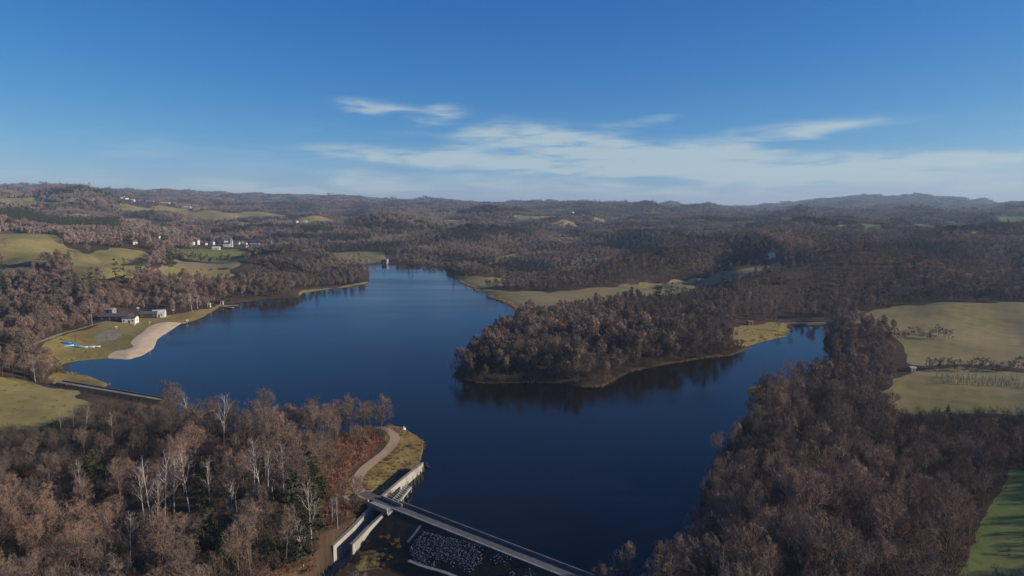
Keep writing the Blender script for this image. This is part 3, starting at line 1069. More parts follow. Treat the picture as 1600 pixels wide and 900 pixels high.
def slivers(g, Pl, w):
    """one flat pointed twig per polyline (base to tip, one bend)"""
    Mn = len(Pl)
    a, m, t = Pl[:, 0], Pl[:, Pl.shape[1] // 2], Pl[:, -1]
    d = t - a
    s = np.cross(d, g.normal(size=d.shape))
    s /= np.maximum(np.linalg.norm(s, axis=1, keepdims=True), 1e-6)
    w = (np.ones(Mn) * w)[:, None]
    V = np.stack([a - s * w * .5, a + s * w * .5, m + s * w * .35, m - s * w * .35, t], 1).reshape(-1, 3)
    b = np.arange(Mn)[:, None] * 5
    return V, b + np.array([[0, 1, 2, 3]]), b + np.array([[3, 2, 4]])


def join(parts):
    V, Q, T, n = [], [], [], 0
    for p in parts:
        v, q = p[0], p[1]
        t = p[2] if len(p) > 2 else None
        V.append(v)
        if q is not None and len(q):
            Q.append(q + n)
        if t is not None and len(t):
            T.append(t + n)
        n += len(v)
    return np.concatenate(V), (np.concatenate(Q) if Q else None), (np.concatenate(T) if T else None)


def bare_tree(seed, h=16., fork=.3, limbs=11, spread=48, up=.16, lod=0, tw=.05, n2=8, n3=6, n4=5, ratio=.5):
    """leafless broadleaf: trunk+limbs mesh, twig crown mesh"""
    g = np.random.default_rng(seed)
    k = np.linspace(0, 1, 7)
    lean = g.normal(size=2) * .04
    trunk = np.stack([lean[0] * h * k + .12 * g.normal(size=7) * k, lean[1] * h * k + .12 * g.normal(size=7) * k, h * .9 * k - .4 * (k == 0)], 1)[None]
    R0 = np.array([h * .0135])
    L1, r1 = sprout(g, trunk, R0, limbs, fork, .97, spread, 10, ratio, up, K=5, jit=.10, tshrink=.55, rr=.62)
    L2, r2 = sprout(g, L1, r1, n2, .25, 1., 42, 14, .5, up * .7, K=4, jit=.14, tshrink=.4, rr=.55)
    parts_t = [tubes(trunk, R0, 6 if lod == 0 else 4, .25), tubes(L1, r1, 4 if lod == 0 else 3, .3)]
    parts_c = []
    if lod == 0:
        parts_c.append(tubes(L2, np.maximum(r2, .022), 3, .4))
        L3, r3 = sprout(g, L2, r2, n3, .2, 1., 38, 14, .55, .06, K=3, jit=.16, tshrink=.3)
        parts_c.append(slivers(g, L3, tw * 1.1))
        L4, _ = sprout(g, L3, r3, n4, .2, 1., 34, 14, .62, .05, K=3, jit=.2, tshrink=.3)
        parts_c.append(slivers(g, L4, tw * .8))
    else:
        parts_c.append(slivers(g, L2, tw * 1.6))
        L3, r3 = sprout(g, L2, r2, n3, .15, 1.05, 40, 16, .62, .06, K=3, jit=.2, tshrink=.3)
        parts_c.append(slivers(g, L3, tw))
    c = np.array([0, 0, h * (.55 + fork * .12)])
    wr = h * ratio * (.50 + .38 * math.sin(R(spread)))
    rad = np.array([wr * .72, wr * .72, h * .47])
    return rounded(join(parts_t), c, rad * 1.02), rounded(join(parts_c), c, rad)


def rounded(p, c, r, keep=.22):
    """draw stray tips back towards an egg-shaped crown"""
    V = p[0]
    q = (V - c) / r
    d = np.linalg.norm(q, axis=1)
    f = np.where(d > 1, (1 + (d - 1) * keep) / np.maximum(d, 1e-6), 1)
    return (c + (V - c) * f[:, None],) + tuple(p[1:])


def birch_tree(seed, h=15., lod=0):
    g = np.random.default_rng(seed)
    k = np.linspace(0, 1, 8)
    lean = g.normal(size=2) * .05
    trunk = np.stack([lean[0] * h * k + .1 * g.normal(size=8) * k, lean[1] * h * k + .1 * g.normal(size=8) * k, h * k - .4 * (k == 0)], 1)[None]
    R0 = np.array([.17])
    L1, r1 = sprout(g, trunk, R0, 13, .38, .97, 36, 9, .30, .16, K=5, jit=.08, tshrink=.6, rr=.5)
    L2, r2 = sprout(g, L1, r1, 6, .25, 1., 36, 12, .5, .02, K=4, jit=.12, tshrink=.4)
    L3, _ = sprout(g, L2, r2, 6, .2, 1., 34, 14, .7, -.12, K=3, jit=.15, tshrink=.3)
    return join([tubes(trunk, R0, 6, .25), tubes(L1, np.maximum(r1, .045), 3, .4)]), join([slivers(g, L2, .05), slivers(g, L3, .035)])


def pine_tree(seed, h=15., lod=0, broad=.2, low=.22):
    """conifer: whorled boughs hung with needle sprays"""
    g = np.random.default_rng(seed)
    k = np.linspace(0, 1, 5)
    trunk = np.stack([.05 * g.normal(size=5) * k, .05 * g.normal(size=5) * k, h * k - .4 * (k == 0)], 1)[None]
    R0 = np.array([h * .012])
    nb = 46 if lod == 0 else 22
    t = np.sort(low + (1 - low) * g.random(nb) ** .9)
    a = g.random(nb) * 2 * np.pi
    L = h * broad * (1.06 - t) / (1 - low) * (.75 + .5 * g.random(nb)) + .25
    base = np.stack([0 * t, 0 * t, t * h], 1)
    d = np.stack([np.cos(a), np.sin(a), .25 - .5 * (1 - t)], 1)
    B = np.stack([base, base + d * L[:, None] * .5, base + (d + [0, 0, .12]) * L[:, None]], 1)
    n3 = 12 if lod == 0 else 6
    T, _ = sprout(g, B, np.full(nb, .04), n3, .15, 1., 48, 16, .42, -.02, K=3, jit=.2, tshrink=.35)
    parts = [slivers(g, B, .3 if lod == 0 else .7), slivers(g, T, .32 if lod == 0 else .75)]
    if lod == 0:
        T2, _ = sprout(g, T, np.full(len(T), .02), 3, .2, 1., 42, 16, .6, -.03, K=3, jit=.25, tshrink=.3)
        parts.append(slivers(g, T2, .22))
    return join([tubes(trunk, R0, 5, .2)]), join(parts)


def bush(seed, h=2.2, w=1.6, n=16, tw=.05, kids=7):
    g = np.random.default_rng(seed)
    a = g.random(n) * 2 * np.pi
    r = np.sqrt(g.random(n)) * w * .4
    b = np.stack([r * np.cos(a), r * np.sin(a), np.full(n, -.15)], 1)
    lean = np.stack([np.cos(a) * g.random(n) * w, np.sin(a) * g.random(n) * w, h * (.6 + .5 * g.random(n))], 1)
    B = np.stack([b, b + lean * .5 + .1 * g.normal(size=b.shape), b + lean], 1)
    T, rr = sprout(g, B, np.full(n, .03), kids, .2, 1., 40, 15, .5, .05, K=3, jit=.2, tshrink=.3)
    T2, _ = sprout(g, T, rr, 4, .2, 1., 40, 15, .55, .04, K=3, jit=.2, tshrink=.3)
    return join([slivers(g, B, tw * 1.3), slivers(g, T, tw), slivers(g, T2, tw * .8)])


def clump(seed, n=7, size=24., h=13.):
    """a patch of far woodland: several whole trees in one instance"""
    g = np.random.default_rng(seed)
    parts = []
    for i in range(n):
        a, r = g.random() * 6.28, math.sqrt(g.random()) * size * .5
        (_, _, _), (v, q, t) = bare_tree(seed * 31 + i, h * (.75 + .5 * g.random()), .18, 9, 50, .12, 1, .46, 8, 7, 0, .54)
        parts.append((v + np.array([r * math.cos(a), r * math.sin(a), 0]), q, t))
    return join(parts)


def pm(name, p, mat):
    me = mesh_from(name, *p)
    me.materials.append(M[mat])
    return me


BARE = []           # (trunk mesh, crown mesh, shape word)
for s, kw, word in [(1, dict(h=16, fork=.30, limbs=12, spread=46), 'round-headed'), (2, dict(h=17, fork=.28, limbs=12, spread=40, up=.2), 'upright'),
                    (3, dict(h=15, fork=.22, limbs=13, spread=56, up=.12, ratio=.56), 'broad-crowned'), (4, dict(h=18, fork=.35, limbs=12, spread=42, up=.18), 'tall'),
                    (5, dict(h=14, fork=.2, limbs=12, spread=50, up=.16, ratio=.55), 'low-branching'), (6, dict(h=16, fork=.34, limbs=11, spread=36, up=.2, ratio=.42), 'narrow')]:
    a, b = bare_tree(s, **kw)
    BARE.append((pm('trunk', a, 'bark'), pm('crown', b, 'twigs'), word))
BIRCH = []
for s, h in ((11, 14), (12, 16), (13, 13)):
    a, b = birch_tree(s, h)
    BIRCH.append((pm('trunk', a, 'birch_bark'), pm('crown', b, 'birch_twigs'), ('slender', 'tall', 'short')[s - 11]))
PINE = []
for s, kw in ((21, dict(h=15, broad=.22)), (22, dict(h=13, broad=.28, low=.15)), (23, dict(h=17, broad=.18, low=.3))):
    a, b = pine_tree(s, **kw)
    PINE.append((pm('trunk', a, 'bark'), pm('crown', b, 'needles'), ('bushy', 'wide', 'tall')[s - 21]))
POPLAR = []
for s in (31, 32):
    a, b = bare_tree(s, 17, .12, 14, 20, .25, 0, .06, 6, 5, 3, .3)
    POPLAR.append((pm('trunk', a, 'bark'), pm('crown', b, 'pale_twigs'), 'columnar'))


def joined(p1, p2, m1, m2, name):
    V, Q, T = join([p1, p2])
    me = mesh_from(name, V, Q, T)
    me.materials.append(M[m1])
    me.materials.append(M[m2])
    nq1 = 0 if p1[1] is None else len(p1[1])
    nq = 0 if Q is None else len(Q)
    nt1 = 0 if p1[2] is None else len(p1[2])
    idx = np.ones(len(me.polygons), np.int32)
    idx[:nq1] = 0
    idx[nq:nq + nt1] = 0
    me.polygons.foreach_set('material_index', idx)
    return me


# sources for the woodland masses; kept out of the scene
def source_collection(name, meshes):
    c = bpy.data.collections.new(name)
    for i, me in enumerate(meshes):
        o = bpy.data.objects.new('%s_%02d' % (name, i), me)
        c.objects.link(o)
    return c


src_near = []
for s, kw in [(1, dict(h=16, fork=.30, limbs=12, spread=46)), (2, dict(h=17, fork=.28, limbs=12, spread=40, up=.2)), (3, dict(h=15, fork=.22, limbs=13, spread=56, up=.12, ratio=.56)), (4, dict(h=18, fork=.35, limbs=12, spread=42, up=.18))]:
    a, b = bare_tree(s, **kw)
    src_near.append(joined(a, b, 'bark', 'twigs', 'wood_tree'))
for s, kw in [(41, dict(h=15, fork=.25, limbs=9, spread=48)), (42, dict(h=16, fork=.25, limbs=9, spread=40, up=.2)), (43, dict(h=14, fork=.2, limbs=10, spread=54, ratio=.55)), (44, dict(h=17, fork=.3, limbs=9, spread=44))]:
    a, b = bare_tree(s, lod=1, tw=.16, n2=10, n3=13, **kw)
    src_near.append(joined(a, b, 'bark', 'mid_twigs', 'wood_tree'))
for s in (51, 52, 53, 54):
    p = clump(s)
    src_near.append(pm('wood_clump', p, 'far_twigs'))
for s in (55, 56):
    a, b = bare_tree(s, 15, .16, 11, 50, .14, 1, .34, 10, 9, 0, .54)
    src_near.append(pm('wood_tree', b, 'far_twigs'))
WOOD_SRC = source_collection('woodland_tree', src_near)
src_pine = []
for s in (61, 62):
    a, b = pine_tree(s, 15, 1, .2, .1)
    src_pine.append(joined(a, b, 'bark', 'needles', 'conifer'))
PINE_SRC = source_collection('conifer_tree', src_pine)
src_b = [pm('bush', bush(s), 'scrub') for s in (71, 72, 73)] + [pm('bracken', bush(s, 1.2, 1.4, 14, .09, 6), 'bracken') for s in (74, 75)]
BUSH_SRC = source_collection('undergrowth_bush', src_b)
src_r = [pm('reed', bush(s, 1.6, .7, 26, .06, 2), 'reed') for s in (81, 82)]
REED_SRC = source_collection('reed_tuft', src_r)


def stone(seed):
    import bmesh
    bm = bmesh.new()
    bmesh.ops.create_icosphere(bm, subdivisions=1, radius=.5)
    g = random.Random(seed)
    sx, sy, sz = g.uniform(.7, 1.3), g.uniform(.6, 1.1), g.uniform(.45, .8)
    for vtx in bm.verts:
        f = g.uniform(.75, 1.2)
        vtx.co = Vector((vtx.co.x * sx * f, vtx.co.y * sy * f, vtx.co.z * sz * f))
    me = bpy.data.meshes.new('stone')
    bm.to_mesh(me)
    bm.free()
    me.materials.append(M['stone'])
    return me


STONE_SRC = source_collection('riprap_stone', [stone(s) for s in (1, 2, 3, 4)])


def scatter(name, label, cat, pts, idx, rotz, scale, coll):
    """one mass of plants: points carrying which, turn and size, instanced by geometry nodes"""
    n = len(pts)
    me = bpy.data.meshes.new(name)
    me.vertices.add(n)
    me.vertices.foreach_set('co', np.asarray(pts, np.float32).ravel())
    a = me.attributes.new('which', 'INT', 'POINT')
    a.data.foreach_set('value', np.asarray(idx, np.int32))
    rot = np.zeros((n, 3), np.float32)
    rot[:, 2] = rotz
    a = me.attributes.new('turn', 'FLOAT_VECTOR', 'POINT')
    a.data.foreach_set('vector', rot.ravel())
    sc = np.asarray(scale, np.float32)
    if sc.ndim == 1:
        sc = np.repeat(sc[:, None], 3, 1)
    a = me.attributes.new('size', 'FLOAT_VECTOR', 'POINT')
    a.data.foreach_set('vector', sc.ravel())
    o = link(name, me)
    tag(o, label, cat, kind='stuff')
    ng = bpy.data.node_groups.new(name, 'GeometryNodeTree')
    ng.interface.new_socket('Geometry', in_out='INPUT', socket_type='NodeSocketGeometry')
    ng.interface.new_socket('Geometry', in_out='OUTPUT', socket_type='NodeSocketGeometry')
    gi, go = ng.nodes.new('NodeGroupInput'), ng.nodes.new('NodeGroupOutput')
    ci = ng.nodes.new('GeometryNodeCollectionInfo')
    ci.inputs['Collection'].default_value = coll
    ci.inputs['Separate Children'].default_value = True
    ci.inputs['Reset Children'].default_value = True
    iop = ng.nodes.new('GeometryNodeInstanceOnPoints')
    iop.inputs['Pick Instance'].default_value = True

    def attr(nm, tp):
        x = ng.nodes.new('GeometryNodeInputNamedAttribute')
        x.data_type = tp
        x.inputs['Name'].default_value = nm
        return x.outputs['Attribute']
    ng.links.new(gi.outputs[0], iop.inputs['Points'])
    ng.links.new(ci.outputs[0], iop.inputs['Instance'])
    ng.links.new(attr('which', 'INT'), iop.inputs['Instance Index'])
    e2r = ng.nodes.new('FunctionNodeEulerToRotation')
    ng.links.new(attr('turn', 'FLOAT_VECTOR'), e2r.inputs[0])
    ng.links.new(e2r.outputs[0], iop.inputs['Rotation'])
    ng.links.new(attr('size', 'FLOAT_VECTOR'), iop.inputs['Scale'])
    ng.links.new(iop.outputs[0], go.inputs[0])
    md = o.modifiers.new('scatter', 'NODES')
    md.node_group = ng
    return o


# ---- where trees may stand
def jitter_grid(r0, r1, a0, a1, step):
    """points about one per step*step inside a ring sector"""
    x0, x1 = r1 * math.sin(R(a0)), r1 * math.sin(R(a1))
    X, Y = np.meshgrid(np.arange(x0, x1, step), np.arange(r0 * .6, r1, step))
    X = X.ravel() + step * (rng.random(X.size) - .5) * .9
    Y = Y.ravel() + step * (rng.random(Y.size) - .5) * .9
    d, a = np.hypot(X, Y), np.degrees(np.arctan2(X, Y))
    k = (d >= r0) & (d < r1) & (a > a0) & (a < a1)
    return X[k], Y[k]


TRACK_PX = [(548, 779), (566, 779), (578, 775), (566, 773), (559, 764), (558, 752), (566, 738), (582, 724), (600, 710), (612, 697), (617, 687), (614, 679), (604, 672), (590, 668)]
TRACK = np.array([G(x, y)[:2] for x, y in TRACK_PX])


def allowed(X, Y, shore=2.0):
    f = field_of(X, Y)
    sd = lake_sd(X, Y)
    ok = (f < 0) & (sd > shore)
    zd, s, t = dam_profile(X, Y, DAM_A, DAM_U, DAM_N, DAM_LEN, 3, 2.6, .5)
    ct = (X - CH_A[0]) * CH_U[1] - (Y - CH_A[1]) * CH_U[0]
    ok &= ~((s > -6) & (s < DAM_LEN - 2) & (t > -8) & (t < 34) & (ct > np.where((X - CH_A[0]) * CH_U[0] + (Y - CH_A[1]) * CH_U[1] < -9, 5.0, -CH_HALF - 2)))
    zs, s2, t2 = dam_profile(X, Y, SM_A, SM_U, SM_N, SM_LEN, 2.4, 1.6, .6)
    ok &= ~((s2 > -3) & (s2 < SM_LEN) & (t2 > -8) & (t2 < 14))
    cs = (X - CH_A[0]) * CH_U[0] + (Y - CH_A[1]) * CH_U[1]
    ct = (X - CH_A[0]) * CH_U[1] - (Y - CH_A[1]) * CH_U[0]
    ok &= ~((np.abs(ct) < CH_HALF + 2.4) & (cs > -7) & (cs < CH_LEN + 6))
    for i in range(len(TRACK) - 1):
        ok &= seg_dist(X, Y, TRACK[i], TRACK[i + 1]) > 3.2
    return ok


# clearings and strips kept open (drawn on the ground, photo pixels): car park, roads
OPEN_PX = [[(150, 506), (172, 492), (214, 486), (268, 486), (268, 500), (200, 510), (110, 528)], [(604, 664), (560, 770), (596, 790), (560, 790), (520, 786), (530, 770)],
           [(-20, 670), (60, 600), (240, 624), (236, 652), (200, 672), (150, 690), (60, 700), (-20, 690)], [(300, 382), (380, 374), (410, 384), (400, 392), (300, 388)], [(190, 325), (330, 330), (330, 336), (190, 334)],
           [(350, 468), (400, 464), (400, 472), (350, 478)], [(1215, 498), (1290, 498), (1290, 508), (1215, 510)],
           [(120, 730), (190, 724), (200, 770), (140, 790)], [(268, 700), (312, 696), (318, 726), (280, 736)], [(190, 850), (300, 838), (310, 880), (210, 890)], [(236, 428), (262, 402), (392, 408), (388, 420), (330, 428)], [(1030, 446), (1100, 432), (1210, 408), (1220, 412), (1150, 440), (1040, 456)],
           [(1150, 500), (1190, 496), (1190, 512), (1150, 514)], [(1150, 626), (1180, 592), (1290, 580), (1275, 600), (1225, 618)], [(580, 400), (620, 398), (620, 412), (580, 412)], [(546, 706), (584, 692), (600, 700), (572, 738), (552, 772), (522, 778), (526, 750)]]
OPEN = [np.array([G(x, y)[:2] for x, y in pl]) for pl in OPEN_PX]
PINES_PX = [[(-60, 343), (190, 343), (186, 334), (-60, 334)]]   # near edge only; depth added below


PLANT = [(-80, 188, 1500, 1810, 7), (505, 580, 1330, 1400, 6.5), (470, 520, 1500, 1560, 8), (238, 262, 1690, 1740, 7), (-80, 80, 4300, 4460, 22), (205, 250, 4600, 4750, 20),
         (912, 940, 3560, 3640, 14), (1003, 1024, 3760, 3820, 14), (1225, 1290, 1850, 1900, 12), (262, 276, 820, 860, 6), (180, 200, 640, 660, 7), (1568, 1580, 2280, 2320, 10)]


def planted(X, Y):
    D = np.hypot(X, Y)
    sx, _ = proj(X, Y, gz(X, Y))
    o = np.zeros(X.shape, bool)
    for a, b, r0, r1, st in PLANT:
        o |= (sx > a) & (sx < b) & (D > r0) & (D < r1)
    return o


YARD_PX = [(300, 382), (308, 382), (321, 383), (332, 383), (338, 390), (353, 380), (357, 385), (362, 386), (371, 382), (379, 382), (384, 383), (386, 387), (399, 384), (427, 381), (224, 376), (231, 377), (248, 374), (211, 382), (262, 382)]
YARD_D = [(197, 2420), (203, 2400), (212, 2380), (206, 2360), (240, 2400), (263, 2400), (296, 2400), (465, 2120), (479, 2120), (893, 2650), (909, 2600), (921, 2540), (917, 2480), (858, 1720), (778, 2100), (1207, 735), (1203, 745)]
YARDS = [G(*q)[:2] for q in YARD_PX] + [PY(a, 400, d)[:2] for a, d in YARD_D]


def in_open(X, Y):
    o = np.zeros(X.shape, bool)
    for pl in OPEN:
        o |= in_poly(X, Y, pl)
    for q in YARDS:
        D = np.hypot(*q)
        u_ = -q / D
        f_ = (X - q[0]) * u_[0] + (Y - q[1]) * u_[1]
        l_ = np.abs((X - q[0]) * u_[1] - (Y - q[1]) * u_[0])
        o |= (f_ > -10) & (f_ < 60 + D * .035) & (l_ < 8 + D * .004)
    return o


def visible(x, y, z, h, lo=6):
    """does any of the tree's upper two thirds show over the ground in front"""
    k = np.zeros(x.shape, bool)
    D = np.hypot(x, y)
    for top in (h, h * .5):
        blocked = np.zeros(x.shape, bool)
        for f in np.linspace(.15, .96, 28):
            px_, py_ = x * f, y * f
            zz = CAM_H + (z + top - CAM_H) * f
            blocked |= gz(px_, py_) + np.where(D * f > 800, 5, 0) > zz
        k |= ~blocked
    return k


# birches that stand clear of the other trees (foot in photo pixels, size)
BIRCH_PX = [(226, 820, 1.0), (236, 826, 1.05), (246, 824, .95), (258, 812, 1.1), (272, 806, .9), (296, 800, 1.15), (328, 796, .9), (399, 780, 1.0), (409, 782, 1.05), (419, 774, .85),
            (444, 780, .95), (428, 786, .8), (366, 838, .9), (488, 870, 1.0), (474, 884, .9), (130, 790, .8), (116, 674, .55), (134, 670, .6), (96, 676, .5), (176, 690, .6), (298, 664, .95),
            (322, 662, .9), (350, 706, 1.1), (470, 672, .9), (512, 668, 1.0), (544, 664, .95), (372, 668, 1.0), (528, 836, .6), (204, 896, .8), (520, 820, .55)]

# ---- near woods: every tree a candidate for an object of its own
X1, Y1 = jitter_grid(92, 520, -58, 58, 5.5)
ok = allowed(X1, Y1, 1.2) & ~in_open(X1, Y1)
# ragged gaps
gap = fbm(X1 / 16 + 50, Y1 / 16 + 20, 3)
ok &= gap > -.20
X1, Y1 = X1[ok], Y1[ok]
Z1 = gz(X1, Y1)
_s, _ = proj(X1, Y1, Z1)
ok = ~((_s > 1395) & (np.hypot(X1, Y1) > 262) & (np.hypot(X1, Y1) < 520) & (Y1 < 480))
for px, py, sc_ in BIRCH_PX:
    q = G(px, py)
    u_ = -q[:2] / np.hypot(q[0], q[1])
    f_ = (X1 - q[0]) * u_[0] + (Y1 - q[1]) * u_[1]
    l_ = np.abs((X1 - q[0]) * u_[1] - (Y1 - q[1]) * u_[0])
    ok &= ~((f_ > -2.5) & (f_ < 15) & (l_ < 3.6))
X1, Y1, Z1 = X1[ok], Y1[ok], Z1[ok]
H1 = .54 + .5 * rng.random(len(X1)) ** 1.6
D1 = np.hypot(X1, Y1)
S1, _ = proj(X1, Y1, Z1)
H1 = H1 * np.where((S1 < 420) & (D1 > 330), .82, 1.0) * np.where((S1 > 860) & (S1 < 1250) & (D1 > 385), .85, 1.0) * np.where((S1 > 1380) & (D1 > 190), .74, 1.0) * np.where((S1 > 1000) & (S1 < 1300) & (D1 > 470), .72, 1.0) * np.where((S1 > 1285) & (D1 > 280), .75, 1.0) * np.where((S1 < 260) & (D1 > 190) & (D1 < 300), .6, 1.0) * np.where((S1 > 700) & (S1 < 1200) & (D1 > 280), np.where(D1 > 385, .92, 1.05), 1.0)
H1 *= np.where(lake_sd(X1, Y1) < 8, .75, 1.0)
qx, qy = proj(X1, Y1, Z1 + 12 * H1)
bx_, by_ = proj(X1, Y1, Z1 + 16 * H1)
view = (qx > -5) & (qx < 1605) & (by_ < 895) & visible(X1, Y1, Z1, 15 * H1)
size = 15 * H1 / D1
order = np.argsort(-np.where(view, size, 0))
n_named = 290
named = order[:n_named]
named = named[view[named]]
rest = np.setdiff1d(np.arange(len(X1)), named)

LANDMARKS = [  # px, py, place words
    (30, 690, 'below the olive pasture'), (60, 780, 'on the left edge of the wood'), (60, 880, 'in the bottom left corner'),
    (190, 690, 'below the small pond dam'), (190, 790, 'around the cluster of white birches'), (200, 880, 'under the white birch cluster'),
    (310, 660, 'by the left shore of the wood'), (330, 740, 'in the middle of the left wood'), (340, 870, 'left of the dark pines, bottom edge'),
    (440, 660, 'on the lake side, left wood'), (450, 760, 'just left of the dark pines'), (440, 880, 'in front of the dark pines'),
    (540, 670, 'above the gravel track bend'), (520, 760, 'left of the gravel track bend'), (510, 850, 'beside the spillway walls'),
    (1080, 890, 'in the sunlit bottom-edge clump'), (1150, 790, 'on the dark water edge, right wood'), (1180, 690, 'at the waterside, right wood'),
    (1280, 760, 'in the middle of the right wood'), (1280, 870, 'at the front of the right wood'), (1300, 660, 'at the back of the right wood'), (1400, 840, 'in the front right of the right wood'),
    (1420, 700, 'amid the right wood'), (1540, 680, 'on the right edge, right wood'), (1540, 800, 'beside the bright green field')]


def place_words(px, py):
    return min(LANDMARKS, key=lambda l: (l[0] - px) ** 2 + (l[1] - py) ** 2)[2]


def tree_obj(name, kit, x, y, z, s, rz, label, cat, group, sz=1.0):
    e = empty(name, (x, y, z), rz, label, cat, group)
    e.scale = (s, s, s * sz)
    for me, nm in ((kit[0], 'trunk'), (kit[1], 'crown')):
        c = bpy.data.objects.new(nm, me)
        COL.objects.link(c)
        c.parent = e
    return e


# birches and pines picked out in the photograph (base pixel guess by crown and metres)
b_used, b_todo = [], {}
for i, (px, py, s) in enumerate(BIRCH_PX):
    q = G(px, py)
    if lake_sd(np.array([q[0]]), np.array([q[1]]))[0] < 1:
        continue
    b_used.append(q[:2])
    b_todo.setdefault(place_words(px, py - 40), []).append((px, i, q, s))
for w, mem in b_todo.items():
    mem.sort(key=lambda m: m[0])
    for k_, (px, i, q, s) in enumerate(mem):
        o_ = 'lone' if len(mem) == 1 else ('rightmost' if k_ == len(mem) - 1 else ('leftmost', 'second from left', 'third from left', 'fourth from left', 'fifth from left', 'sixth from left', 'seventh from left')[k_])
        tree_obj('birch_tree', BIRCH[i % 3], q[0], q[1], q[2], s, rng.random() * 6.28, '%s white-barked bare birch %s' % (o_, w), 'birch tree', 'birches in the near left wood')
PINE_PX = [(480, 800, 1.15, 0), (488, 836, 1.1, 1), (460, 850, 1.05, 2), (496, 790, .8, 0), (470, 880, 1.0, 1), (150, 764, .8, 0), (142, 780, .75, 2), (312, 800, .75, 1), (330, 890, .9, 0), (348, 896, .8, 1), (318, 770, .6, 2), (1480, 660, .5, 1)]
PINE_WORDS = ['dark pine highest of the clump left of the gravel bend', 'dark green pine in the middle of the clump by the spillway', 'dark pine on the left side of the clump by the spillway', 'small dark pine on the right of the clump by the gravel bend',
              'dark pine at the foot of the clump beside the spillway', 'dull green pine in the deep shade of the left wood', 'thin green pine in front of the shaded gap in the left wood', 'yellow-green pine behind a white birch trunk',
              'green bushy pine on the bottom edge of the near wood', 'second green pine on the bottom edge, further right', 'small blue-green pine below the dark gap in the left wood', 'small dark pine at the far side of the right wood']
for (px, py, s, v_), w in zip(PINE_PX, PINE_WORDS):
    q = G(px, py)
    b_used.append(q[:2])
    tree_obj('pine_tree', PINE[v_], q[0], q[1], q[2], s, rng.random() * 6.28, w, 'pine tree', 'pines in the near woods')
b_used = np.array(b_used)
SHAPE = [k[2] for k in BARE]
ORD = ['leftmost', 'second from left', 'third from left', 'fourth from left', 'fifth from left', 'sixth from left', 'seventh from left', 'eighth from left', 'ninth from left', 'tenth from left',
       'eleventh from left', 'twelfth from left', 'thirteenth from left', 'fourteenth from left', 'fifteenth from left', 'sixteenth from left', 'seventeenth from left', 'eighteenth from left', 'nineteenth from left', 'twentieth from left']
todo = {}
for i in named:
    if np.min(np.hypot(b_used[:, 0] - X1[i], b_used[:, 1] - Y1[i])) < 3.2:
        continue
    vi = int(rng.integers(6))
    todo.setdefault((vi, place_words(qx[i], qy[i])), []).append(i)
for (vi, w), mem in todo.items():
    mem.sort(key=lambda i: qx[i])
    for k_, i in enumerate(mem):
        if len(mem) == 1:
            lab = 'the one %s leafless brown tree %s' % (SHAPE[vi], w)
        else:
            lab = '%s of the %s leafless trees %s' % ('rightmost' if k_ == len(mem) - 1 else ORD[k_], SHAPE[vi], w)
        tree_obj('bare_tree', BARE[vi], X1[i], Y1[i], Z1[i], H1[i], rng.random() * 6.28, lab, 'tree', 'leafless trees of the near woods', .9 + .2 * rng.random())

# ---- the rest of the woods as one mass
pts, idx, scl = [], [], []


def add(X, Y, which, sc, sink=.2):
    if len(X) == 0:
        return
    pts.append(np.stack([X, Y, gz(X, Y) - sink], 1))
    idx.append(which)
    scl.append(sc)


k = rest
near = D1[k] < 300
add(X1[k][near], Y1[k][near], rng.integers(0, 4, near.sum()), H1[k][near])
add(X1[k][~near], Y1[k][~near], rng.integers(4, 8, (~near).sum()), H1[k][~near] * 1.05)
X2, Y2 = jitter_grid(520, 1350, -60, 60, 7.2)
ok = allowed(X2, Y2, 2) & ~in_open(X2, Y2) & ~planted(X2, Y2) & (fbm(X2 / 45 + 5, Y2 / 45 + 5, 3) > np.where(lake_sd(X2, Y2) < 45, -.45, np.where((X2 < -150) & (np.hypot(X2, Y2) < 1000), -.09, -.25)))
X2, Y2 = X2[ok], Y2[ok]
near = np.hypot(X2, Y2) < 800
S2, _ = proj(X2, Y2, gz(X2, Y2))
add(X2, Y2, np.where(near, rng.integers(4, 8, len(X2)), rng.integers(12, 14, len(X2))), (.6 + .55 * rng.random(len(X2)) ** 1.2) * np.where(S2 < 480, .74, np.where(np.hypot(X2, Y2) > 560, .58, .8)) * np.where((S2 > 1000) & (S2 < 1300) & (np.hypot(X2, Y2) < 760), .72, 1))
X3, Y3 = jitter_grid(1350, 3200, -60, 60, 15.5)
ok = allowed(X3, Y3, 3) & ~in_open(X3, Y3) & ~planted(X3, Y3)
ok3 = ok
add(X3[ok], Y3[ok], rng.integers(8, 12, ok.sum()), .52 + .30 * rng.random(ok.sum()))
X4, Y4 = jitter_grid(3200, 7500, -60, 60, 44)
ok = allowed(X4, Y4, 3)
s4 = np.stack([1.7 + .6 * rng.random(ok.sum()), 1.7 + .6 * rng.random(ok.sum()), .7 + .45 * rng.random(ok.sum())], 1)
pts_all = np.concatenate(pts)
n_iso = len(pts_all)
scl_all = np.concatenate([np.repeat(s[:, None], 3, 1) for s in scl] + [s4])
pts_all = np.concatenate([pts_all, np.stack([X4[ok], Y4[ok], gz(X4[ok], Y4[ok]) - .4], 1)])
idx_all = np.concatenate(idx + [rng.integers(8, 12, ok.sum())])
print('woodland instances', len(pts_all), 'named', len(named))
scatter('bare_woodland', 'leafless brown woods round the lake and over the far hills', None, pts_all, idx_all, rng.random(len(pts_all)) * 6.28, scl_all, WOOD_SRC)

# conifer plantations far off
pp = []


def plantation(px0, px1, y0, y1, step, py=None):
    X, Y = jitter_grid(y0, y1, -46, 46, step)
    sx, _ = proj(X, Y, gz(X, Y))
    kk = (sx > px0) & (sx < px1)
    return X[kk], Y[kk]


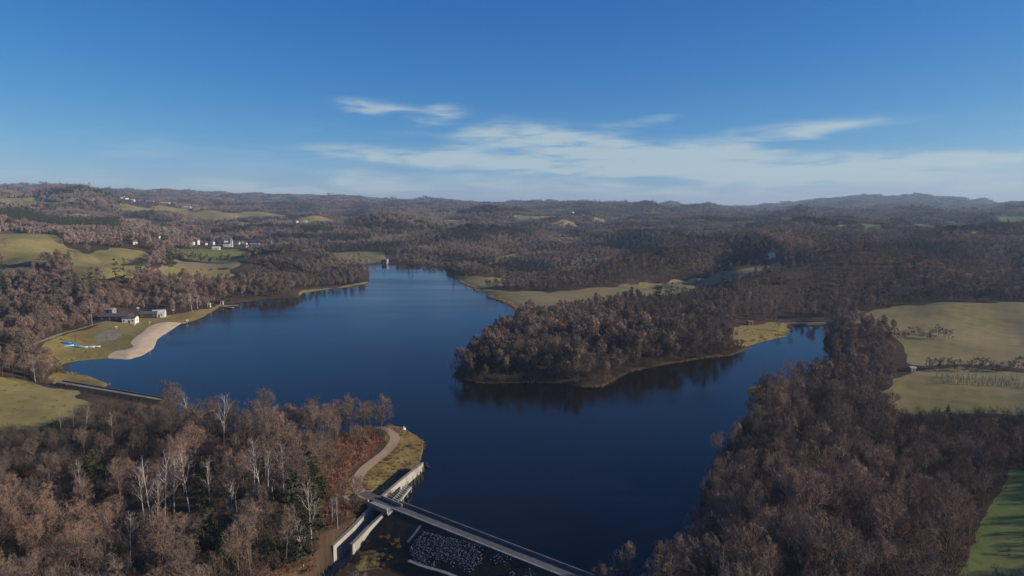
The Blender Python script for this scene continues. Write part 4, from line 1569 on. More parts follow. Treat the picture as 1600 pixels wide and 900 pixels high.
cp = [plantation(*p_) for p_ in PLANT]
for X_, Y_, fr_ in ((X2, Y2, .012), (X3[ok3], Y3[ok3], .05)):
    kk = rng.random(len(X_)) < fr_ * (1 + 6 * np.maximum(0, fbm(X_ / 90 + 70, Y_ / 90 + 20, 2)))
    cp.append((X_[kk] + 2, Y_[kk] + 2))
CX_ = np.concatenate([c[0] for c in cp])
CY_ = np.concatenate([c[1] for c in cp])
scatter('conifer_plantation', 'dark green conifer plantations on the far slopes', None, np.stack([CX_, CY_, gz(CX_, CY_) - .3], 1), rng.integers(0, 2, len(CX_)), rng.random(len(CX_)) * 6.28, (1.0 + .5 * rng.random(len(CX_))) * np.where(np.hypot(CX_, CY_) > 2500, 1.4, 1), PINE_SRC)

# undergrowth in the near woods, bracken by the track
X5, Y5 = jitter_grid(92, 480, -44, 44, 3.3)
ok = allowed(X5, Y5, .8) & ((np.hypot(X5, Y5) < 330) | (lake_sd(X5, Y5) < 14))
X5, Y5 = X5[ok], Y5[ok]
Xb, Yb = jitter_grid(92, 235, -32, -6, 1.7)          # thicker brush by the track and the spillway
sx, sy = proj(Xb, Yb, gz(Xb, Yb))
kb = allowed(Xb, Yb, .8) & (sx > 380) & (sx < 640) & (sy > 680)
X5, Y5 = np.concatenate([X5, Xb[kb]]), np.concatenate([Y5, Yb[kb]])
sx, sy = proj(X5, Y5, gz(X5, Y5))
red = ((np.hypot((sx - 552) / 62, (sy - 728) / 62) < 1) | (np.hypot((sx - 560) / 30, (sy - 800) / 18) < 1)) & (rng.random(len(X5)) < .8) | ((sx > 380) & (sx < 530) & (sy > 790) & (rng.random(len(X5)) < .45))
keep = red | (fbm(X5 / 9, Y5 / 9, 3) > -.17)
which = np.where(red, rng.integers(3, 5, len(X5)), rng.integers(0, 3, len(X5)))
scatter('undergrowth', 'brown scrub and rust bracken under the near trees', None, np.stack([X5, Y5, gz(X5, Y5)], 1)[keep], which[keep], rng.random(keep.sum()) * 6.28, .6 + .8 * rng.random(keep.sum()), BUSH_SRC)

# tufts of long grass that roughen the point, the spit and the lawn edges
tuft_src = [pm('tuft', bush(s, .8, .55, 22, .06, 2), 'tuft') for s in (95, 96)] + [pm('low_bush', bush(97, 1.1, 1.0, 14, .06, 6), 'bracken')]
TUFT_SRC = source_collection('grass_tuft', tuft_src)
X6, Y6 = jitter_grid(120, 470, -42, 42, 1.9)
f6 = field_of(X6, Y6)
nmF = list(FIELDS)
lk6 = lake_sd(X6, Y6)
p6 = np.where(f6 == nmF.index('rough_grass'), .55, np.where(f6 == nmF.index('lakeside_lawn'), np.where(lk6 < 6, .3, .04), np.where(f6 == nmF.index('pasture'), .05, np.where(f6 == nmF.index('crop_field'), .03, 0.))))
k6 = (lk6 > .6) & (rng.random(len(X6)) < p6 * (1 + 5 * fbm(X6 / 7, Y6 / 7, 3)))
for i in range(len(TRACK) - 1):
    k6 &= seg_dist(X6, Y6, TRACK[i], TRACK[i + 1]) > 2.1
X6, Y6 = X6[k6], Y6[k6]
scatter('grass_tufts', 'yellow tufts of long winter grass on the open banks', None, np.stack([X6, Y6, gz(X6, Y6)], 1), np.where(rng.random(len(X6)) < .08, 2, rng.integers(0, 2, len(X6))), rng.random(len(X6)) * 6.28, .4 + .7 * rng.random(len(X6)), TUFT_SRC)

# reeds along the flat shores
def along(pl, step, wid):
    o = []
    for (a, b) in zip(pl[:-1], pl[1:]):
        a, b = np.array(a), np.array(b)
        n_ = max(1, int(np.linalg.norm(b - a) / step))
        for i in range(n_):
            for w_ in range(3):
                o.append(a + (b - a) * (i + rng.random()) / n_ + wid * (rng.random(2) - .5))
    return np.array(o)


rd = [along([P(x, y)[:2] for x, y in c], st, wd) for c, st, wd in [
    ([(762, 464), (790, 473), (803, 480), (812, 490), (824, 496)], 1.2, 6.), ([(718, 441), (738, 449), (746, 456)], 2, 5.), ([(608, 664), (626, 667), (650, 680), (662, 690), (661, 704), (656, 720)], 1.5, 1.0),
    ([(706, 588), (715, 593), (765, 600), (830, 597), (885, 600), (910, 605), (940, 605), (985, 581), (1040, 570), (1098, 560), (1142, 556)], 1.6, 1.8), ([(104, 582), (140, 588), (172, 601)], 1.2, 2)]]
RD = np.concatenate(rd)
RD = RD[(lake_sd(RD[:, 0], RD[:, 1]) > -1.0) & ((np.hypot(RD[:, 0], RD[:, 1]) > 450) | (fbm(RD[:, 0] / 9, RD[:, 1] / 9, 3) > .09))]
scatter('reeds', 'orange-brown reeds fringing the flat shores', None, np.stack([RD[:, 0], RD[:, 1], np.maximum(gz(RD[:, 0], RD[:, 1]), 0) - .1], 1), rng.integers(0, 2, len(RD)), rng.random(len(RD)) * 6.28, (.3 + .5 * rng.random(len(RD))) * np.where(np.hypot(RD[:, 0], RD[:, 1]) > 400, 1.5, .6), REED_SRC)

# ------------------------------------------------------------------ dam, spillway and their fittings
def ribbon(name, pts, width, mat, lift=.06, kind='structure', fixed_z=None, n=0):
    """a strip of ground surface along a centre line"""
    pts = np.array([p[:2] for p in pts], float)
    # resample smoothly (Catmull-Rom)
    P_ = np.vstack([2 * pts[0] - pts[1], pts, 2 * pts[-1] - pts[-2]])
    out = []
    for i in range(1, len(P_) - 2):
        m = max(2, int(np.linalg.norm(P_[i + 1] - P_[i]) / 1.2)) if len(pts) > 2 else max(2, int(np.linalg.norm(P_[i + 1] - P_[i]) / 2))
        for k_ in range(m):
            t = k_ / m
            a0, a1, a2, a3 = P_[i - 1], P_[i], P_[i + 1], P_[i + 2]
            out.append(.5 * (2 * a1 + (a2 - a0) * t + (2 * a0 - 5 * a1 + 4 * a2 - a3) * t * t + (3 * a1 - a0 - 3 * a2 + a3) * t ** 3))
    out.append(pts[-1])
    c = np.array(out)
    d = np.gradient(c, axis=0)
    d /= np.linalg.norm(d, axis=1)[:, None]
    nn = np.stack([-d[:, 1], d[:, 0]], 1)
    w = width * (1 + .12 * fbm(c[:, 0] / 4, c[:, 1] / 4, 2))[:, None] if fixed_z is None else np.full((len(c), 1), width)
    cols = [-.5, -.25, 0, .25, .5]
    V = []
    for q in cols:
        e = c + nn * w * q
        z = gz(e[:, 0], e[:, 1]) + lift if fixed_z is None else np.full(len(e), fixed_z)
        V.append(np.column_stack([e, z]))
    if fixed_z is None:
        zt = np.maximum.reduce([v_[:, 2] for v_ in V])
        for v_ in V:
            v_[:, 2] = .5 * v_[:, 2] + .5 * zt
    V = np.stack(V, 1)
    k_ = len(cols)
    ii = np.arange(len(c) - 1)[:, None] * k_ + np.arange(k_ - 1)[None]
    q = np.stack([ii, ii + 1, ii + k_ + 1, ii + k_], -1).reshape(-1, 4)[:, ::-1]
    me = mesh_from(name, V.reshape(-1, 3), quads=q, smooth=True)
    if me.polygons[0].normal.z < 0:
        me.flip_normals()
    return tag(link(name, me, mat), kind=kind)


ribbon('gravel_track', TRACK, 3.2, M['track'], .10)
ribbon('lakeside_path', [G(x, y) for x, y in ((40, 546), (70, 532), (100, 521), (130, 513), (152, 507), (168, 502))], 2.4, M['gravel'], .10)
ribbon('forest_path', [G(x, y) for x, y in ((500, 779), (522, 778), (548, 779))], 2.2, M['track'], .10)


def on_dam(s, t, z=3.0):
    return np.array([*(DAM_A + DAM_U * s + DAM_N * t), z])


ribbon('crest_road', [on_dam(-10, 0), on_dam(DAM_LEN, 0)], 3.0, M['road'], fixed_z=3.05)
e = empty('parapet_wall', on_dam(0, -1.75, 3.0), 0, 'low concrete wave wall along the water side of the dam road', 'parapet')
ex = np.array(e.location)
k = 0
s0 = 3.0
while s0 < DAM_LEN - 1:
    s1 = min(s0 + 7.9, DAM_LEN)
    MB().prism(on_dam(s0, -1.75, 3.7) - ex, on_dam(s1, -1.75, 3.7) - ex, .3, 1.5).build('wall_section', M['dark_concrete'], e)
    s0 += 8.0
e = empty('road_kerb', on_dam(0, 1.75, 3.0), 0, 'pale concrete kerb along the downstream edge of the dam road', 'kerb')
ex = np.array(e.location)
s0 = 4.5
while s0 < DAM_LEN - 1:
    s1 = min(s0 + 5.95, DAM_LEN)
    MB().prism(on_dam(s0, 1.75, 3.24) - ex, on_dam(s1, 1.75, 3.24) - ex, .4, .8).build('kerbstone', M['concrete'], e)
    s0 += 6.0


def wall_thing(name, top, width, drop, label, cat='retaining wall', mat='pale_concrete', cap=True):
    base = np.array([top[0][0], top[0][1], top[0][2] - drop[0]])
    e = empty(name, base, 0, label, cat)
    m, c = MB(), MB()
    for a, b, h0, h1 in zip(top[:-1], top[1:], drop[:-1], drop[1:]):
        L_ = np.linalg.norm((b - a)[:2])
        nseg = max(1, int(round(L_ / 4.5)))
        for q in range(nseg):
            p0, p1 = a + (b - a) * (q / nseg), a + (b - a) * ((q + 1) / nseg)
            u_ = (p1 - p0) / np.linalg.norm(p1 - p0) * .02
            MB().prism(p0 + u_ - base, p1 - u_ - base, width, h0 + (h1 - h0) * q / nseg, h0 + (h1 - h0) * (q + 1) / nseg).build('wall_panel', M[mat], e)
        if cap:
            MB().prism(a + [0, 0, .14] - base, b + [0, 0, .14] - base, width + .22, .14).build('coping', M['concrete'], e)
    return e


def shift(pts, d):
    o = []
    for i, p in enumerate(pts):
        a, b = pts[max(0, i - 1)], pts[min(len(pts) - 1, i + 1)]
        u_ = (b - a)[:2] / np.linalg.norm((b - a)[:2])
        o.append(np.array([p[0] + u_[1] * d, p[1] - u_[0] * d, p[2]]))
    return o


wall_thing('spillway_wall', SW_L, .7, [6.2, 5.6, 5.2], 'left concrete wall of the lower spillway channel, beside the wood')
wall_thing('spillway_wall', SW_R, .7, [6.2, 5.6, 5.2], 'right concrete wall of the lower spillway channel, beside the brown knoll')
UW = [P(590, 781, 2.7), P(624, 752, 2.7), P(660, 723, 2.5)]
wall_thing('training_wall', UW, .6, [5.5, 5.5, 5.5], 'sunlit concrete wall running into the lake above the bridge')
# the spillway's floor slab and the apron beyond its lower end
m = MB()
cA, cB = CH_A[:2], CH_B[:2]
nC = np.array([CH_U[1], -CH_U[0]])
for (d0, z0, d1, z1) in ((-9, -6.6, 0, -5.4), (0, -5.4, CH_LEN + 3, -1.3)):
    vs = []
    for d_, z_ in ((d0, z0), (d1, z1)):
        for sgn in (-1, 1):
            w_ = CH_HALF + (.2 if d_ >= 0 else 1.2)
            q = cA + CH_U * d_ + nC * sgn * w_
            vs += [(q[0], q[1], z_), (q[0], q[1], z_ - .5)]
    m.poly(vs, [(0, 2, 6, 4), (1, 5, 7, 3), (0, 4, 5, 1), (2, 3, 7, 6), (0, 1, 3, 2), (4, 6, 7, 5)])
tag(m.build('spillway_floor', M['dark_concrete']), kind='structure')

# road bridge over the spillway
BL, BR = SW_L[2] + np.array([0, 0, 0]), SW_R[2]
bc = (BL + BR) / 2
bu = (BR - BL)[:2] / np.linalg.norm((BR - BL)[:2])
bn = np.array([-bu[1], bu[0]])
brz = math.atan2(bu[1], bu[0])
bl = np.linalg.norm((BR - BL)[:2]) + 3.2
e = empty('road_bridge', (bc[0], bc[1], 3.0), brz, 'short concrete road bridge crossing the spillway at the dam end', 'bridge')
MB().box((0, 1.4, -.32), (bl, 4.6, .7)).build('deck', M['concrete'], e)
MB().box((0, -.98, .32), (bl, .22, .95)).build('parapet', M['pale_concrete'], e)
MB().box((0, 3.78, .32), (bl, .22, .95)).build('parapet', M['pale_concrete'], e)
MB().box((0, 1.4, -.9), (bl - 1.2, .5, .5)).build('beam', M['dark_concrete'], e)
MB().box((0, 3.0, -.9), (bl - 1.2, .5, .5)).build('beam', M['dark_concrete'], e)
for sx in (-1, 1):
    MB().box((sx * (bl / 2 - .4), -.9, .55), (.35, .35, 1.5)).build('end_post', M['pale_concrete'], e)

# debris screen in the intake
a1, a2 = P(613, 780, 1.9), P(635, 757, 1.9)
b1, b2 = P(622, 785, 1.7), P(642, 760, 1.7)
e = empty('debris_screen', (a1[0], a1[1], 0), 0, 'pale concrete debris screen of beams and bars by the bridge intake', 'screen')
o0 = np.array(e.location)
for p0, p1 in ((a1, a2), (b1, b2)):
    MB().prism(p0 - o0, p1 - o0, .45, .5).build('beam', M['pale_concrete'], e)
    for f in (.03, .35, .67, .97):
        q = p0 + (p1 - p0) * f - o0
        MB().box((q[0], q[1], q[2] / 2 - 1.2), (.5, .5, q[2] + 1.4)).build('pier', M['concrete'], e)
for f in np.linspace(.06, .94, 9):
    MB().prism(a1 + (a2 - a1) * f - o0 + [0, 0, .12], b1 + (b2 - b1) * f - o0 + [0, 0, .12], .22, .3).build('crossbar', M['pale_concrete'], e)
POSTW = ['nearest the wall end', 'second out from the wall end', 'third out from the wall end', 'fourth out, level with the screen tip', 'fifth, beside the debris screen', 'sixth, closest to the road bridge']
for i, (px, py) in enumerate([(667, 730), (662, 737), (657, 744), (652, 750), (647, 757), (642, 764)]):
    q = P(px, py, 0)
    e = empty('mooring_post', q, 0, 'dark timber post in the water, ' + POSTW[i], 'post', 'dark posts in the intake')
    MB().cyl((0, 0, -1.5), (0, 0, 1.3), .22, .2, 8).build('shaft', M['timber'], e)
    MB().cyl((0, 0, 1.3), (0, 0, 1.42), .27, .24, 8).build('cap', M['timber'], e)
MB_ = MB().prism(P(660, 727, .35), P(670, 729, .35), .5, .4)
tag(MB_.build('floating_boom', M['timber']), 'dark floating timber boom at the lake end of the wall', 'boom')
# toe drains on the dam face and the rough stone pitching
for nm, pl in (('upper edge of the stones, near the knoll', [(637, 849), (647, 836), (657, 823)]), ('foot of the stones, bottom of the picture', [(638, 878), (664, 888), (700, 899), (730, 912)])):
    rb = ribbon('concrete_drain', [G(x, y) for x, y in pl], .7, M['pale_concrete'], .12, kind='thing')
    tag(rb, 'thin pale concrete drain on the dam face, ' + nm, 'drain')
poly = np.array([G(x, y)[:2] for x, y in [(662, 832), (648, 846), (640, 860), (646, 880), (700, 900), (860, 930), (880, 900), (800, 868), (740, 850)]])
x0, y0 = poly.min(0)
x1, y1 = poly.max(0)
n_ = 24000
sx, sy = x0 + (x1 - x0) * rng.random(n_), y0 + (y1 - y0) * rng.random(n_)
kk = in_poly(sx, sy, poly) & (fbm(sx / 5, sy / 5, 3) + .25 * rng.random(n_) > .09)
sx, sy = sx[kk], sy[kk]
scatter('riprap', 'loose pale stones strewn over the dam face', None, np.stack([sx, sy, gz(sx, sy) + .05], 1), rng.integers(0, 4, len(sx)), rng.random(len(sx)) * 6.28, .10 + .36 * rng.random(len(sx)) ** 3.0, STONE_SRC)

# the small pond dam on the left
def on_sm(s, t, z=2.4):
    return np.array([*(SM_A + SM_U * s + SM_N * t), z])


ribbon('pond_dam_path', [on_sm(-3, 0), on_sm(SM_LEN, 0)], 2.2, M['gravel'], fixed_z=2.46)
e = empty('parapet_wall', on_sm(0, -1.4, 2.4), 0, 'low dark wall along the water side of the small pond dam', 'parapet')
ex = np.array(e.location)
for s0 in np.arange(0, SM_LEN - 4, 6):
    MB().prism(on_sm(s0, -1.4, 2.95) - ex, on_sm(s0 + 5.95, -1.4, 2.95) - ex, .3, 1.2).build('wall_section', M['dark_concrete'], e)

# causeway closing the inlet
ca, cb = P(1214, 505, 1.2), P(1290, 504, 1.2)
cm = MB().prism(ca, cb, 3.0, 2.2)
tag(cm.build('causeway', M['gravel']), kind='structure')

# ------------------------------------------------------------------ houses and huts
def house(name, loc, w, d, h, rh, rz, wall, roof, label, cat='house', windows=0, chimney=True, group=None, over=.35, door=True):
    e = empty(name, loc, rz, label, cat, group)
    MB().box((0, 0, h / 2 - .75), (w, d, h + 1.5)).build('wall', M[wall], e)
    m = MB()
    W, D_ = w / 2 + over, d / 2 + over
    t = .22
    vs = [(-W, -D_, h), (W, -D_, h), (W, D_, h), (-W, D_, h), (-W, 0, h + rh), (W, 0, h + rh)]
    vs2 = [(x, y, z + t) for x, y, z in vs]
    m.poly(vs + vs2, [(6, 7, 11, 10), (8, 9, 10, 11), (0, 4, 5, 1), (2, 5, 4, 3), (0, 1, 7, 6), (2, 3, 9, 8), (1, 5, 11, 7), (5, 2, 8, 11), (3, 4, 10, 9), (4, 0, 6, 10)])
    rf = m.build('roof', M[roof], e)
    MB().poly([(-w / 2 + .004, -d / 2, h), (-w / 2 + .004, d / 2, h), (-w / 2 + .004, 0, h + rh * .93), (w / 2 - .004, -d / 2, h), (w / 2 - .004, d / 2, h), (w / 2 - .004, 0, h + rh * .93)],
              [(0, 2, 1), (3, 4, 5), (0, 3, 5, 2), (4, 1, 2, 5)]).build('gable', M[wall], e)
    if chimney:
        MB().box((w * .28, d * .12, h + rh * .9 + .3), (.6, .6, 1.5)).build('chimney', M['cream'], rf)
    if door:
        MB().box((w * .05, -d / 2 - .02, 1.0), (1.0, .08, 2.0)).build('door', M['timber'], e)
    for q in range(windows):
        f = (q + .5) / windows - .5
        if abs(f * w - w * .05) < 1.1:
            continue
        o = MB().box((f * w, -d / 2 - .03, min(1.7, h * .6)), (1.1, .10, 1.2)).build('window', M['white'], e)
        MB().box((f * w, -d / 2 - .06, min(1.7, h * .6)), (.9, .10, 1.0)).build('pane', M['glass'], o)
    for sx in (-1, 1):
        o = MB().box((sx * (w / 2 + .03), 0, min(1.7, h * .6)), (.10, 1.2, 1.2)).build('window', M['white'], e)
        MB().box((sx * (w / 2 + .06), 0, min(1.7, h * .6)), (.10, 1.0, 1.0)).build('pane', M['glass'], o)
    return e


def AT(px, Yd):
    d = ray(px, 400)
    x = d[0] / d[1] * Yd
    return np.array([x, Yd, float(gz(x, Yd))])


q = G(182, 500)
house('beach_pavilion', q, 19, 10, 2.9, 1.5, R(4), 'timber', 'slate', 'long dark-roofed pavilion behind the lawn left of the sand', 'pavilion', 4, False)
q = G(204, 504)
house('beach_cafe', q, 8.2, 6.5, 3.3, 1.2, R(8), 'white', 'slate', 'white-fronted cafe building at the right end of the dark pavilion', 'cafe', 3, False)
q = G(233, 496)
house('beach_hall', q, 11, 7, 2.8, 1.5, R(14), 'timber', 'slate', 'dark low hall just left of the white beach house', 'hall', 3, False)
q = G(249, 495)
house('beach_house', q, 8.0, 6.5, 3.2, 1.6, R(18), 'white', 'white_roof', 'white house with pale roof above the top of the sand', 'house', 2, False)
q = G(171, 489)
house('storage_shed', q, 7, 5, 2.5, 1.0, R(0), 'grey_timber', 'grey_roof', 'small pale-roofed shed behind the dark pavilion', 'shed', 0, False)
q = G(327, 480)
house('jetty_kiosk', q, 2.2, 2.2, 2.6, .7, R(10), 'white', 'grey_roof', 'white kiosk on the bank at the root of the jetty', 'kiosk', 0, False, 'white jetty kiosks', .2)
q = G(347, 476)
house('jetty_kiosk', q, 2.0, 2.0, 2.4, .6, R(10), 'white', 'slate', 'white kiosk half-way along the jetty path', 'kiosk', 0, False, 'white jetty kiosks', .2)
# jetty with two fingers
e = empty('jetty', P(347, 479, 0), 0, 'pale timber jetty with two fingers reaching into the lake', 'jetty')
o0 = np.array(e.location)
for (a, b) in (((336, 478), (373, 476.5)), ((347, 478), (364, 480.5))):
    p0, p1 = P(*a, .75), P(*b, .75)
    MB().prism(p0 - o0, p1 - o0, 2.0, .25).build('deck', M['pale_concrete'], e)
    for f in np.linspace(.15, .97, 5):
        c_ = p0 + (p1 - p0) * f - o0
        MB().cyl((c_[0], c_[1], -2), (c_[0], c_[1], .95), .14, .14, 6).build('pile', M['timber'], e)


def boat(loc, L_, W_, H_, rz, mat, label, cover=None, group='boats by the left beach'):
    e = empty('small_boat', loc, rz, label, 'boat', group)
    n = 9
    V, F = [], []
    for i in range(n):
        t = i / (n - 1)
        w = W_ * .5 * (1 - abs(2 * t - 1) ** 2.6) * (1 if t < .5 else .95) + .04
        x = (t - .5) * L_
        sheer = H_ * (1 + .25 * (2 * t - 1) ** 2)
        V += [(x, -w, sheer), (x, -w * .75, H_ * .35), (x, 0, .02), (x, w * .75, H_ * .35), (x, w, sheer)]
    for i in range(n - 1):
        for j in range(4):
            a = i * 5 + j
            F.append((a, a + 5, a + 6, a + 1))
    MB().poly(V, F).build('hull', M[mat], e)
    m = MB()
    V2 = []
    for i in range(n):
        a, b = V[i * 5], V[i * 5 + 4]
        mid = H_ * (1.25 if cover else .75)
        V2 += [(a[0], a[1] * .97, a[2] + .02), (a[0], 0, max(a[2], mid) if cover else a[2] - .12), (b[0], b[1] * .97, b[2] + .02)]
    m.poly(V2, [(i * 3 + j, i * 3 + j + 1, i * 3 + j + 4, i * 3 + j + 3) for i in range(n - 1) for j in range(2)])
    m.build('cover' if cover else 'deck', M[cover or mat], e)
    for x in (-.2, .2):
        MB().box((x * L_, 0, H_ * .9), (.22, W_ * .8, .06)).build('thwart', M['grey_timber'], e)
    return e


for (px, py, L_, W_, H_, rz, mt, lb, cv) in [
    (104, 538, 5.4, 2.2, 1.1, 8, 'blue', 'blue-covered boat, leftmost and farthest of the beached boats', 'blue'),
    (107, 542, 5.0, 1.8, .9, 40, 'cyan', 'pale blue boat in front of the blue-covered one', 'cyan'),
    (113, 539, 4.6, 1.8, .9, -6, 'blue', 'dark blue boat tucked behind the pale blue one', 'blue'),
    (119, 543, 6.2, 2.0, .9, 4, 'turq', 'turquoise boat between the pale blue and the white boats', 'cyan'),
    (130, 544, 5.2, 1.7, .8, 2, 'hull', 'white boat right beside the turquoise one', None),
    (140, 544, 5.6, 1.7, .8, 6, 'hull', 'middle white boat of the beached row', None),
    (150, 543, 4.6, 1.6, .7, 10, 'hull', 'rightmost white boat of the beached row', None)]:
    q = G(px, py)
    boat(q + [0, 0, .05], L_, W_, H_, R(rz), mt, lb, cv)
for (px, py, L_, rz, mt, lb) in [(370, 471, 6.5, 70, 'hull', 'white boat moored off the end of the jetty'), (384, 466, 5.5, 5, 'hull', 'pale boat drawn up right of the jetty'), (392, 465, 6, 0, 'cyan', 'pale grey boat beyond the jetty, second along the bank')]:
    q = P(px, py, 0)
    boat(q, L_, 2.3, 1.1, R(rz), mt, lb, 'hull', 'boats near the jetty')


def sign_post(px, py, h, bw, label, z=None, name='marker_post'):
    q = G(px, py) if z is None else P(px, py, z)
    e = empty(name, q, R(20), label, 'post', 'white marker posts')
    MB().cyl((0, 0, -.5), (0, 0, h), .09, .09, 6).build('pole', M['white'], e)
    MB().box((0, -.12, h - bw * .35), (bw, .1, bw * .7)).build('board', M['white'], e)


sign_post(293, 505, 2.4, 1.5, 'white sign post standing at the water edge right of the sand')
sign_post(182, 514, 1.8, 1.2, 'white sign post on the lawn below the dark pavilion')
sign_post(211, 510, 1.6, 1.1, 'white sign post between the cafe and the sand')
sign_post(234, 507, 1.8, .9, 'white sign post on the sand top edge')
sign_post(234, 548, 1.8, .9, 'white sign post at the water edge of the sand')
sign_post(271, 489, 2.8, 1.6, 'white sign post behind the lawn, right of the white house')
sign_post(216, 486, 3.0, 1.6, 'white sign post among the trees behind the pavilion')
q = P(631, 671, .0)
e = empty('marker_buoy', q, 0, 'small white marker buoy off the grassy point', 'buoy')
MB().cyl((0, 0, -.4), (0, 0, .5), .75, .7, 12).build('float', M['hull'], e)
MB().cyl((0, 0, .5), (0, 0, 1.2), .3, .12, 8).build('cone', M['hull'], e)
q = P(107, 564, 0)
e = empty('marker_buoy', q, 0, 'white buoy in the shallow cove left of the sand', 'buoy')
MB().cyl((0, 0, -.4), (0, 0, .4), .6, .5, 12).build('float', M['hull'], e)
MB().cyl((0, 0, .4), (0, 0, .9), .2, .1, 8).build('cone', M['hull'], e)

# boathouse at the head of the lake
q = P(602, 412, .6)
e = empty('boathouse', q, 0, 'small boathouse with white end and dark roof at the lake head', 'boathouse')
MB().box((-1.6, 0, 2.2), (5.4, 6, 5.5)).build('wall', M['timber'], e)
MB().box((2.6, 0, 2.6), (2.4, 6.1, 7.2)).build('end_wall', M['white'], e)
MB().box((-1.4, 0, 5.4), (6.6, 7, .7), top=.8).build('roof', M['slate'], e)
MB().box((-1.6, -3.05, 1.6), (1.4, .12, 2.2)).build('door', M['grey_timber'], e)

# village church
q = G(362, 386)
e = empty('church', q, R(10), 'white church with pointed bell tower amid the far village', 'church')
MB().box((0, 0, 5.0), (4.2, 4.2, 13)).build('tower', M['white'], e)
MB().poly([(-2.3, -2.3, 11.5), (2.3, -2.3, 11.5), (2.3, 2.3, 11.5), (-2.3, 2.3, 11.5), (0, 0, 17)], [(0, 1, 4), (1, 2, 4), (2, 3, 4), (3, 0, 4), (0, 3, 2, 1)]).build('spire', M['grey_roof'], e)
MB().box((-8.2, 0, 2.4), (12, 7, 7)).build('nave', M['white'], e)
MB().poly([(-14.4, -3.8, 5.9), (-2.2, -3.8, 5.9), (-2.2, 3.8, 5.9), (-14.4, 3.8, 5.9), (-14.4, 0, 9), (-2.2, 0, 9)], [(0, 1, 5, 4), (2, 3, 4, 5), (0, 4, 3), (1, 2, 5), (0, 3, 2, 1)]).build('roof', M['slate'], e)
for z_ in (8.6, 4):
    MB().box((0, -2.13, z_), (.9, .12, 1.8)).build('window', M['glass'], e)

VILLAGE = [  # px, py, w, d, h, roofh, turn, wall, roof, label
    (300, 382, 8, 8, 5, 2.5, 80, 'white', 'slate', 'white gabled house, leftmost by the green field'),
    (308, 382, 8, 8, 8.5, 3, 80, 'cream', 'tile', 'tall cream house beside the leftmost white house'),
    (321, 383, 7, 7, 4, 2.2, 70, 'cream', 'slate', 'small cream house half hidden left of the tall white gable'),
    (332, 383, 8, 8, 7, 3, 85, 'white', 'slate', 'tall white gabled house above the green field'),
    (338, 390, 13, 8, 3.2, 2.2, 10, 'white', 'white_roof', 'low white-roofed farm building at the top of the green field'),
    (353, 380, 9, 8, 5, 2.5, 30, 'white', 'slate', 'white house just left of the church'),
    (357, 385, 7, 7, 4, 2, 60, 'white', 'tile', 'white cottage below the church tower'),
    (371, 382, 11, 8, 4, 2, 0, 'white', 'slate', 'long white house just right of the church'),
    (379, 382, 7, 7, 4.5, 2.2, 70, 'white', 'slate', 'white cottage, second right of the church'),
    (384, 383, 6, 6, 5, 2.2, 75, 'cream', 'slate', 'narrow cream cottage, third right of the church'),
    (386, 387, 7, 7, 4, 2, 40, 'white', 'tile', 'white cottage on the lower right side of the village'),
    (399, 384, 22, 9, 4, 2.2, 8, 'cream', 'white_roof', 'long pale-roofed shed on the right side of the village'),
    (427, 381, 10, 9, 6, 2.5, 20, 'white', 'tile', 'pale red-roofed house standing apart right of the village'),
    (224, 376, 12, 8, 4.5, 2.2, 5, 'white', 'white_roof', 'bright white house in the trees above the olive fields'),
    (231, 377, 9, 7, 4, 2, 10, 'cream', 'tile', 'cream house right beside the bright white one'),
    (248, 374, 6, 6, 6, 2.2, 80, 'white', 'slate', 'narrow white house left of the small conifers'),
    (211, 382, 7, 7, 4, 2, 40, 'cream', 'tile', 'pinkish cottage left of the bright white house'),
    (262, 382, 6, 6, 4, 2, 40, 'white', 'slate', 'small white cottage beside the dark conifers'),
]
for (px, py, w, d, h, rh, tz, wl, rf, lb) in VILLAGE:
    house('village_house', G(px, py), w * .8, d * .8, h * .8, rh * .8, R(tz), wl, rf, lb, 'house', 0, True, 'houses of the far villages')
